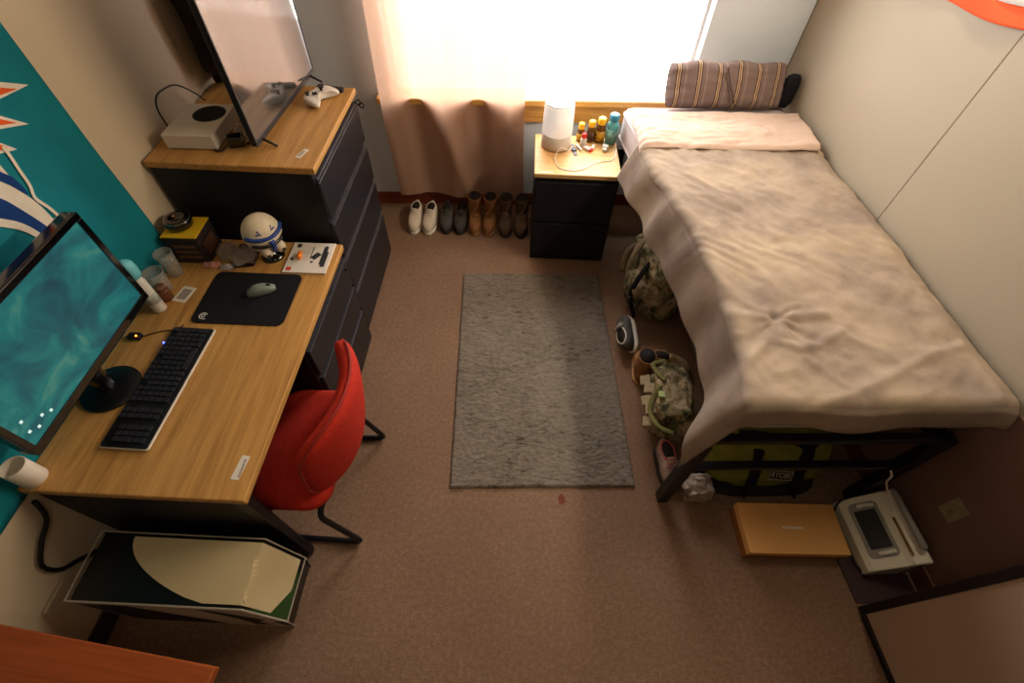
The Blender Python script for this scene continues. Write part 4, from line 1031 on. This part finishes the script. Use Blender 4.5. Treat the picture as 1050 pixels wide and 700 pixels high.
def wr(a, b):
    p = Vector((a, b)); z = 0
    for A, B_, w, h in CREASES:
        lim = 3*w
        if min(A.x, B_.x)-lim < a < max(A.x, B_.x)+lim and min(A.y, B_.y)-lim < b < max(A.y, B_.y)+lim:
            d, t = segd(p, A, B_); z = max(z, h*math.exp(-(d/w)**2))
    z -= .022*math.exp(-((a-.338)**2+(b-.40)**2)/.02**2)
    rr = math.hypot(a-.345, b-.38); an = math.atan2(b-.38, a-.345)
    z += .016*noise.noise((math.cos(an)*2.6, math.sin(an)*2.6, rr*2.0))*math.exp(-(rr/.32)**2)*min(1, rr/.05)
    wv = b*1.0+.9*a+.08*noise.noise((a*4, b*4, 8))
    z += .005*(1-abs(noise.noise((wv*11, (a-b)*2.0, 11)))*2.2)*min(1, max(0, (b-.45)/.3))
    z += .006*noise.noise((a*6.5+2*b, b*5.5-3*a, 17))-.004*abs(noise.noise((a*13-b*6, b*12+a*4, 23)))
    z += .012*noise.noise((a*3.1, b*3.1, 0))+.006*noise.noise((a*8+b*5, b*9-a*4, 2))+.0022*noise.noise((a*26, b*26, 5))
    return z
EDGE = [(-.2, .10), (.0, .105), (.25, .155), (.6, .17), (.9, .15), (1.2, .10), (1.5, .045), (1.7, .02)]
blk = thing('bed_blanket', 'rumpled greyish tan plush blanket spread over the bed', 'blanket', B0, TH)
bm = nb()
LD = [(0, .35), (.13, .29), (.5, .28), (1.0, .25), (1.66, .22)]
def blf(s, t):
    v = -.095+(1.66+.095)*t
    hy, dz2 = profile(v-.01, .045, 86)
    b = hy+.0; bb = max(0, v)
    e = interp(bb, EDGE); ld = interp(bb, LD)*.95
    if s < .3: u = -ld+(ld)*(s/.3)
    else: u = (1.03+.03*(2.1-bb)-e)*((s-.3)/.7)
    hx, dz1 = profile(u, .04, interp(bb, [(0, 70), (.2, 82), (1.6, 72)]))
    a = e+hx
    w = wr(a, max(b, 0) if v > 0 else v)
    z = .897-dz1-dz2*(.95-.10*math.sin(7*a)-.05*math.sin(19*a+1))
    if dz1 > .04:
        k = min(1, dz1/.12); a -= .012*k*math.sin(9*b+1.5*math.sin(4*b))+.006*k*math.sin(23*b); z += w*.5
    else: z += w
    if dz2 > .03: b -= .010*math.sin(11*a+2)*min(1, dz2/.1) ; 
    z -= .02*max(0, (a-.97-.03*(2.1-bb))/.065)
    return (a, b-.015*(dz2 > .03)*min(1, dz2/.1), z)
grid(bm, blf, 150, 210); ob('blanket_cloth', bm, BLANK, blk, smooth=True, solid=.007)
# folded sheet band
fs = thing('folded_sheet', 'pale beige sheet folded back across the head of the bed', 'sheet', B0, TH)
bm = nb()
def fsf(s, t):
    b = 1.585+.35*t+.025*s*(t-.3)+.006*noise.noise((s*7, 0, 4))
    e = .062-.02*(1-t)
    u = -.03+(1.0+.03-.03)*s
    hx, dz = profile(u, .03, 60); a = e+hx
    z = .915+.014*math.sin(PI*min(1, t*1.3))-dz+.010*noise.noise((a*5, b*9, 1))+.010*abs(noise.noise((a*6+b*14, b*16-a*5, 3)))+.003*noise.noise((a*30, b*30, 5))
    if t < .06: z -= .012*(1-t/.06)
    return (min(a, 1.03), b, z)
grid(bm, fsf, 110, 50); ob('sheet_cloth', bm, SHEET, fs, smooth=True, solid=.008)
# pillow
pl = thing('striped_pillow', 'brown striped pillow propped up at the head of the bed', 'pillow', BM @ Vector((.61, 2.055, .881)), TH)
bm = nb(); vs = []
PW, PH, PT = .70, .245, .07
def plf(side):
    def f(u, v):
        x, y = 2*u-1, 2*v-1
        e = (1-x**8)*(1-y**8); th = PT*max(0, e)**.5*(.55+.45*(1-x*x)*(1-.6*y*y))
        px = x*PW/2*(1+.015*(1-y*y)-.03*abs(x*y)**4); py = y*PH/2*(1+.03*(1-x*x)-.05*abs(x*y)**4)
        th += .008*noise.noise((x*4, y*4, side))
        return Vector((px, side*th, PH/2+py+.006*math.sin(9*x)*(y > .5)))
    return f
grid(bm, plf(1), 40, 24); grid(bm, plf(-1), 40, 24); bmesh.ops.remove_doubles(bm, verts=bm.verts, dist=.0005)
xf(bm, bm.verts, Matrix.Rotation(R(-27), 4, 'X')); 
zmin = min(v.co.z for v in bm.verts)
xf(bm, bm.verts, Matrix.Translation((0, 0, -zmin)))
ob('pillow_cover', bm, STRIPE, pl, smooth=True)
bm = nb(); tube(bm, smooth_path([(-.035, .03, .235), (-.015, -.015, .175), (.02, -.05, .105), (.045, -.072, .05)]), .0045, 8); ob('fold_tuck', bm, M('dark_tuck', '#4a3835', .9), pl, smooth=True)
dc = thing('black_cushion', 'small black cushion wedged between striped pillow and wall', 'cushion', BM @ Vector((.995, 2.10, .886)), TH)
bm = nb(); vs = bmesh.ops.create_icosphere(bm, subdivisions=4, radius=1)['verts']
for v in vs:
    c = v.co; v.co = Vector((math.copysign(abs(c.x)**.6, c.x)*.045, math.copysign(abs(c.y)**.6, c.y)*.03, .095+math.copysign(abs(c.z)**.6, c.z)*.095))+noise.noise_vector(c*3)*.006
ob('cushion_cover', bm, STRAP, dc, smooth=True)

# ------------------------------------------------------------------ under the bed
def lump(seed, s, pw=.65, amp=.18, sub=5):
    bm = nb(); vs = bmesh.ops.create_icosphere(bm, subdivisions=sub, radius=1)['verts']
    for v in vs:
        c = v.co.copy(); n = 1+amp*noise.noise(c*1.8+Vector((seed, 0, 0)))+amp*.5*noise.noise(c*4.5+Vector((0, seed, 0)))
        v.co = Vector(tuple(math.copysign(abs(q)**pw, q)*n*k for q, k in zip(c, s)))
    zm = min(v.co.z for v in vs)
    for v in vs: v.co.z -= zm
    return bm
# camouflage rucksack
rk = thing('camouflage_backpack', 'camouflage backpack slumped under the bed near the nightstand', 'backpack', (.86, 2.14, .002), R(6))
ob('pack_body', lump(3, (.14, .24, .21)), CAMO, rk, smooth=True)
bm = lump(8, (.05, .10, .10), .6, .15, 4); xf(bm, bm.verts, Matrix.Translation((-.145, -.06, .06))); ob('side_pocket', bm, CAMO, rk, smooth=True)
for k, pts in enumerate(([(-.10, .12, .40), (-.165, .06, .30), (-.175, .0, .17), (-.16, -.10, .05)], [(-.08, -.05, .40), (-.15, -.10, .33), (-.19, -.14, .2), (-.15, -.2, .06)], [(-.02, .2, .38), (-.14, .21, .25), (-.16, .17, .1)])):
    bm = nb(); tube(bm, smooth_path(pts), .016, 8, .3); ob('strap', bm, TANW if k != 1 else STRAP, rk, smooth=True)
bm = nb(); bx(bm, (-.205, -.16, .17), (-.185, -.125, .2)); ob('buckle', bm, PLB, rk, bevel=.003)
# vest with pouches
vs_ = thing('camouflage_vest', 'camouflage vest with tan pouches crumpled under the bed side', 'vest', (.83, 1.29, .002), R(-4))
ob('vest_body', lump(14, (.105, .19, .115), .6, .25), CAMO, vs_, smooth=True)
for k in range(5):
    bm = nb(); box(bm, (-.09+.012*(k % 2), -.15+k*.062, .125+.02*(k % 2)), (.05, .054, .085), Matrix.Rotation(R(-28), 4, 'Y') @ Matrix.Rotation(R(8*(k % 3-1)), 4, 'Z')); p = ob('pouch', bm, TANW, vs_, bevel=.016, seg=4)
    bm = nb(); box(bm, (-.128+.012*(k % 2), -.15+k*.062, .16+.02*(k % 2)), (.054, .057, .024), Matrix.Rotation(R(-28), 4, 'Y') @ Matrix.Rotation(R(8*(k % 3-1)), 4, 'Z')); ob('pouch_flap', bm, TANW, p, bevel=.004)
for pts in ([(-.02, -.22, .2), (-.1, -.2, .22), (-.13, -.1, .21), (-.08, .02, .245)], [(-.03, .2, .22), (-.1, .16, .22), (-.05, .05, .25)]):
    bm = nb(); tube(bm, smooth_path(pts), .013, 8, .3); ob('strap', bm, M('olive_webbing', '#6d6a3c', .85, 0, .2, 50, .3, 600, .2), vs_, smooth=True)
bm = nb(); bx(bm, (-.09, -.05, .235), (-.06, -.015, .25)); ob('patch', bm, M('pale_green_patch', '#a9b878', .7), vs_, bevel=.003)
shoe('trail_shoe', 'pale rimmed shoe tipped on its side by the camouflage backpack', (.70, 1.80, .045), R(184), .27, .10, SNKD, SOLE, 'low', roll=(0, R(52), 0))
shoe('hiking_boot', 'tan boot standing upright at the rug side of the bed', (.735, 1.575, .0), R(170), .22, .095, BOOTT, SOLET, 'boot')
shoe('suede_shoe', 'sand coloured shoe lying further under the bed behind the tan boot', (.90, 1.60, .0), R(75), .26, .10, M('sand_suede', '#a88f72', .85, 0, .15, 30, .2, 400), SOLET, 'low')
shoe('knit_shoe', 'grey knit shoe with pinkish laces behind the bed leg', (.795, .975, .0), R(8), .25, .1, SHOEPK, SOLED, 'low', lace=M('pink_red_lace', '#b2564e', .8))
# tool bag
tbg = thing('tool_bag', 'olive green and black tool bag under the foot of the bed', 'bag', BM @ Vector((.55, .30, .002)), TH)
ob('bag_body', lump(21, (.29, .17, .2), .55, .10), LIME, tbg, smooth=True)
bm = lump(22, (.295, .172, .02), .5, .05); ob('bag_base', bm, M('black_canvas', '#1a191c', .8, 0, .2, 30, .3, 500), tbg, smooth=True)
for x in (-.10, .13):
    bm = nb(); tube(bm, smooth_path([(x, -.185, .05), (x-.01*x/abs(x), -.187, .16), (x, -.165, .30), (x*1.05, -.06, .395), (x*1.05, .02, .40)]), .028, 8, .25); ob('strap', bm, STRAP, tbg, smooth=True)
bm = nb(); tube(bm, smooth_path([(-.2, -.12, .37), (-.1, -.17, .40), (0.02, -.18, .385), (.1, -.16, .33), (.2, -.12, .31)]), .02, 8, .45); ob('carry_handle', bm, STRAP, tbg, smooth=True)
nf = Vector((0, -.55, .25)).normalized()
pm = frame3((.03, -.190, .185), (1, 0, -.12), (0, .35, 1))
bm = nb(); prism(bm, rrect(.115, .042, .004), 0, .004, pm); pt = ob('name_plate', bm, M('plate_black', '#131215', .6), tbg)
bm = nb(); ring_ = rrect(.112, .039, .004)
ob('lettering', text_bm('RYOBI', .034, pm @ Matrix.Translation((0, 0, .0046))), M('plate_letter', '#bcb6a4', .6), pt)
bm = nb()
for a, b in (((-.0575, -.021), (.0575, -.0185)), ((-.0575, .0185), (.0575, .021)), ((-.0575, -.0185), (-.055, .0185)), ((.055, -.0185), (.0575, .0185))): prism(bm, [(a[0], a[1]), (b[0], a[1]), (b[0], b[1]), (a[0], b[1])], .004, .0046, pm)
ob('plate_border', bm, MATS['plate_letter'], pt)
def shear_(o):
    for v in o.data.vertices: v.co.y -= max(0, .40-v.co.z)*.34
    for c in o.children: shear_(c)
for c_ in tbg.children: shear_(c_)
# pale plastic sack
ob_ = lump(31, (.07, .06, .06), .7, .25); crumple(ob_.verts, .008, 40, 2)
tag(ob('plastic_sack', ob_, M('pale_plastic_sack', '#8f8072', .5, 0, .15, 30), smooth=True, loc=BM @ Vector((.225, .02, .002))), 'pale crumpled plastic sack on the floor beside the tool bag', 'sack')
# dark storage crate at the back under the bed
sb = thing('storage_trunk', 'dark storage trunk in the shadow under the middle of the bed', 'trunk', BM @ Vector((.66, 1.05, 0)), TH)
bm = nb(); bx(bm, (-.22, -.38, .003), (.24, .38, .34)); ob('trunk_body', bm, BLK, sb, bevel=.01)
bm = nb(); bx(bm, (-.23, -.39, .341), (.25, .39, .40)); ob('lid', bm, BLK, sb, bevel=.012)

# ------------------------------------------------------------------ things on the floor by the closet
cbx = thing('cardboard_box', 'flat light brown cardboard box with a tiny white mark on its lid', 'box', (1.298, .677, .001), R(1.5))
bm = nb(); bx(bm, (-.222, -.108, 0), (.222, .108, .084)); ob('tray', bm, M('shaded_card_side', '#8a5528', .7, 0, .1, 10), cbx, bevel=.002)  # shading of the box sides is put into this darker card colour
bm = nb(); bx(bm, (-.225, -.111, .06), (.225, .111, .10)); ob('lid', bm, CARD, cbx, bevel=.002)
bm = nb()
for k in range(9): bx(bm, (-.045+k*.0105, -.004-.001*(k % 2), .1003), (-.045+k*.0105+.0075, .006+.002*(k % 3 == 0), .1008))
ob('white_mark', bm, LABELW, cbx)
pr = thing('photo_printer', 'white and grey compact printer with dark screen beside the cardboard box', 'printer', (1.685, .685, .0085), R(5))
pts = [(-.10, .0), (-.10, .055), (-.085, .075), (.015, .155), (.03, .175), (.085, .20), (.098, .19), (.10, .0)]
def xz(bm, prof, y0, y1): yprism(bm, prof, y0, y1)
bm = nb(); xz(bm, pts, -.165, .15); ob('case', bm, M('printer_white', '#ddd6c2', .4, 0, .04), pr, bevel=.014, seg=3)
sl = frame3((-.035, .0, .1165), (1, 0, .8), (0, 1, 0))
bm = nb(); prism(bm, rrect(.115, .235, .02), .0, .006, sl); ob('sloped_panel', bm, GRYP, pr, bevel=.002)
bm = nb(); prism(bm, rrect(.085, .165, .006), .006, .009, sl); ob('display', bm, M('display_dark', '#17161a', .35), pr)
for y in (-.10, .10):
    bm = nb(); tube(bm, smooth_path([sl @ Vector((-.02, y, .008)), sl @ Vector((0, y*1.03, .016)), sl @ Vector((.03, y, .012)), sl @ Vector((.045, y, .008))]), .009, 10, .6); ob('grip', bm, WHP, pr, smooth=True)
bm = nb(); tube(bm, [(.066, -.11, .215), (.066, -.108, .218), (.066, .135, .218), (.066, .137, .215)], .014, 14); ob('rear_bar', bm, GRYP, pr, smooth=True)
bm = nb(); bx(bm, (.028, -.13, .178), (.034, .03, .188)); ob('paper_slot', bm, BRASS, pr)
bm = nb(); bx(bm, (.055, -.155, .0), (.08, -.166, .17)); ob('side_stripe', bm, DGRYP, pr)
bm = nb(); tube(bm, smooth_path([(-.02, .165, .10), (-.06, .15, .105), (-.10, .14, .08), (-.118, .10, .03), (-.116, 0, .012), (-.112, -.10, .012), (-.09, -.175, .012)]), .0045, 8); ob('power_lead', bm, WIRE, pr, smooth=True)
cb = thing('phone_charger_cable', 'pale cable hanging from under the bed down to the printer', 'cable', (1.70, .95, .3))
bm = nb(); tube(bm, smooth_path([BM @ Vector((.93, -.03, .40)), BM @ Vector((.945, -.045, .37)), BM @ Vector((.955, -.05, .32)), (1.685, .80, .255), (1.70, .765, .23), (1.71, .74, .2145)]), .004, 8); ob('cable_run', bm, WIREW, cb, True, smooth=True)
# wall plate
p0 = rw(2.507, -.0005, .385); om = frame3(p0, (SW, -CW, 0), (0, 0, 1))
wp = thing('cable_wall_plate', 'small beige socket plate with brass connector on the bed side wall', 'wall plate', p0)
bm = nb(); prism(bm, rrect(.07, .115, .005), 0, .006, om); ob('plate', bm, IVORY, wp, True, bevel=.001)
zo = om.to_3x3() @ Vector((0, 0, 1)); c = p0+zo*.006
bm = nb(); cyl(bm, c, c+zo*.018, .006, n=12); ob('connector', bm, BRASS, wp, True)
for dz in (-.045, .045):
    bm = nb(); q = c+Vector((0, 0, dz)); cyl(bm, q, q+zo*.0015, .004, n=10); ob('screw', bm, BRASS, wp, True)

# red-orange flag on the bed side wall
rf = thing('wall_flag', 'red-orange and white flag sagging on the bed side wall', 'flag', rw(1.1, -.004, 1.7))
def rff(z0, z1):
    def f(u, v):
        tt = .62+.95*u; e = 1.651+.10*(tt-.884)-.012*math.sin(PI*u)**2+.006*math.sin(9*u)
        return rw(tt, -.008-.004*math.sin(14*u+2*v), e+z0+(z1-z0)*v)
    return f
bm = nb(); grid(bm, rff(0, .062), 60, 8); ob('red_band', bm, FLAGR, rf, True, smooth=True, solid=.002)
bm = nb(); grid(bm, rff(.062, .55), 60, 20); ob('white_field', bm, FLAGW, rf, True, smooth=True, solid=.002)
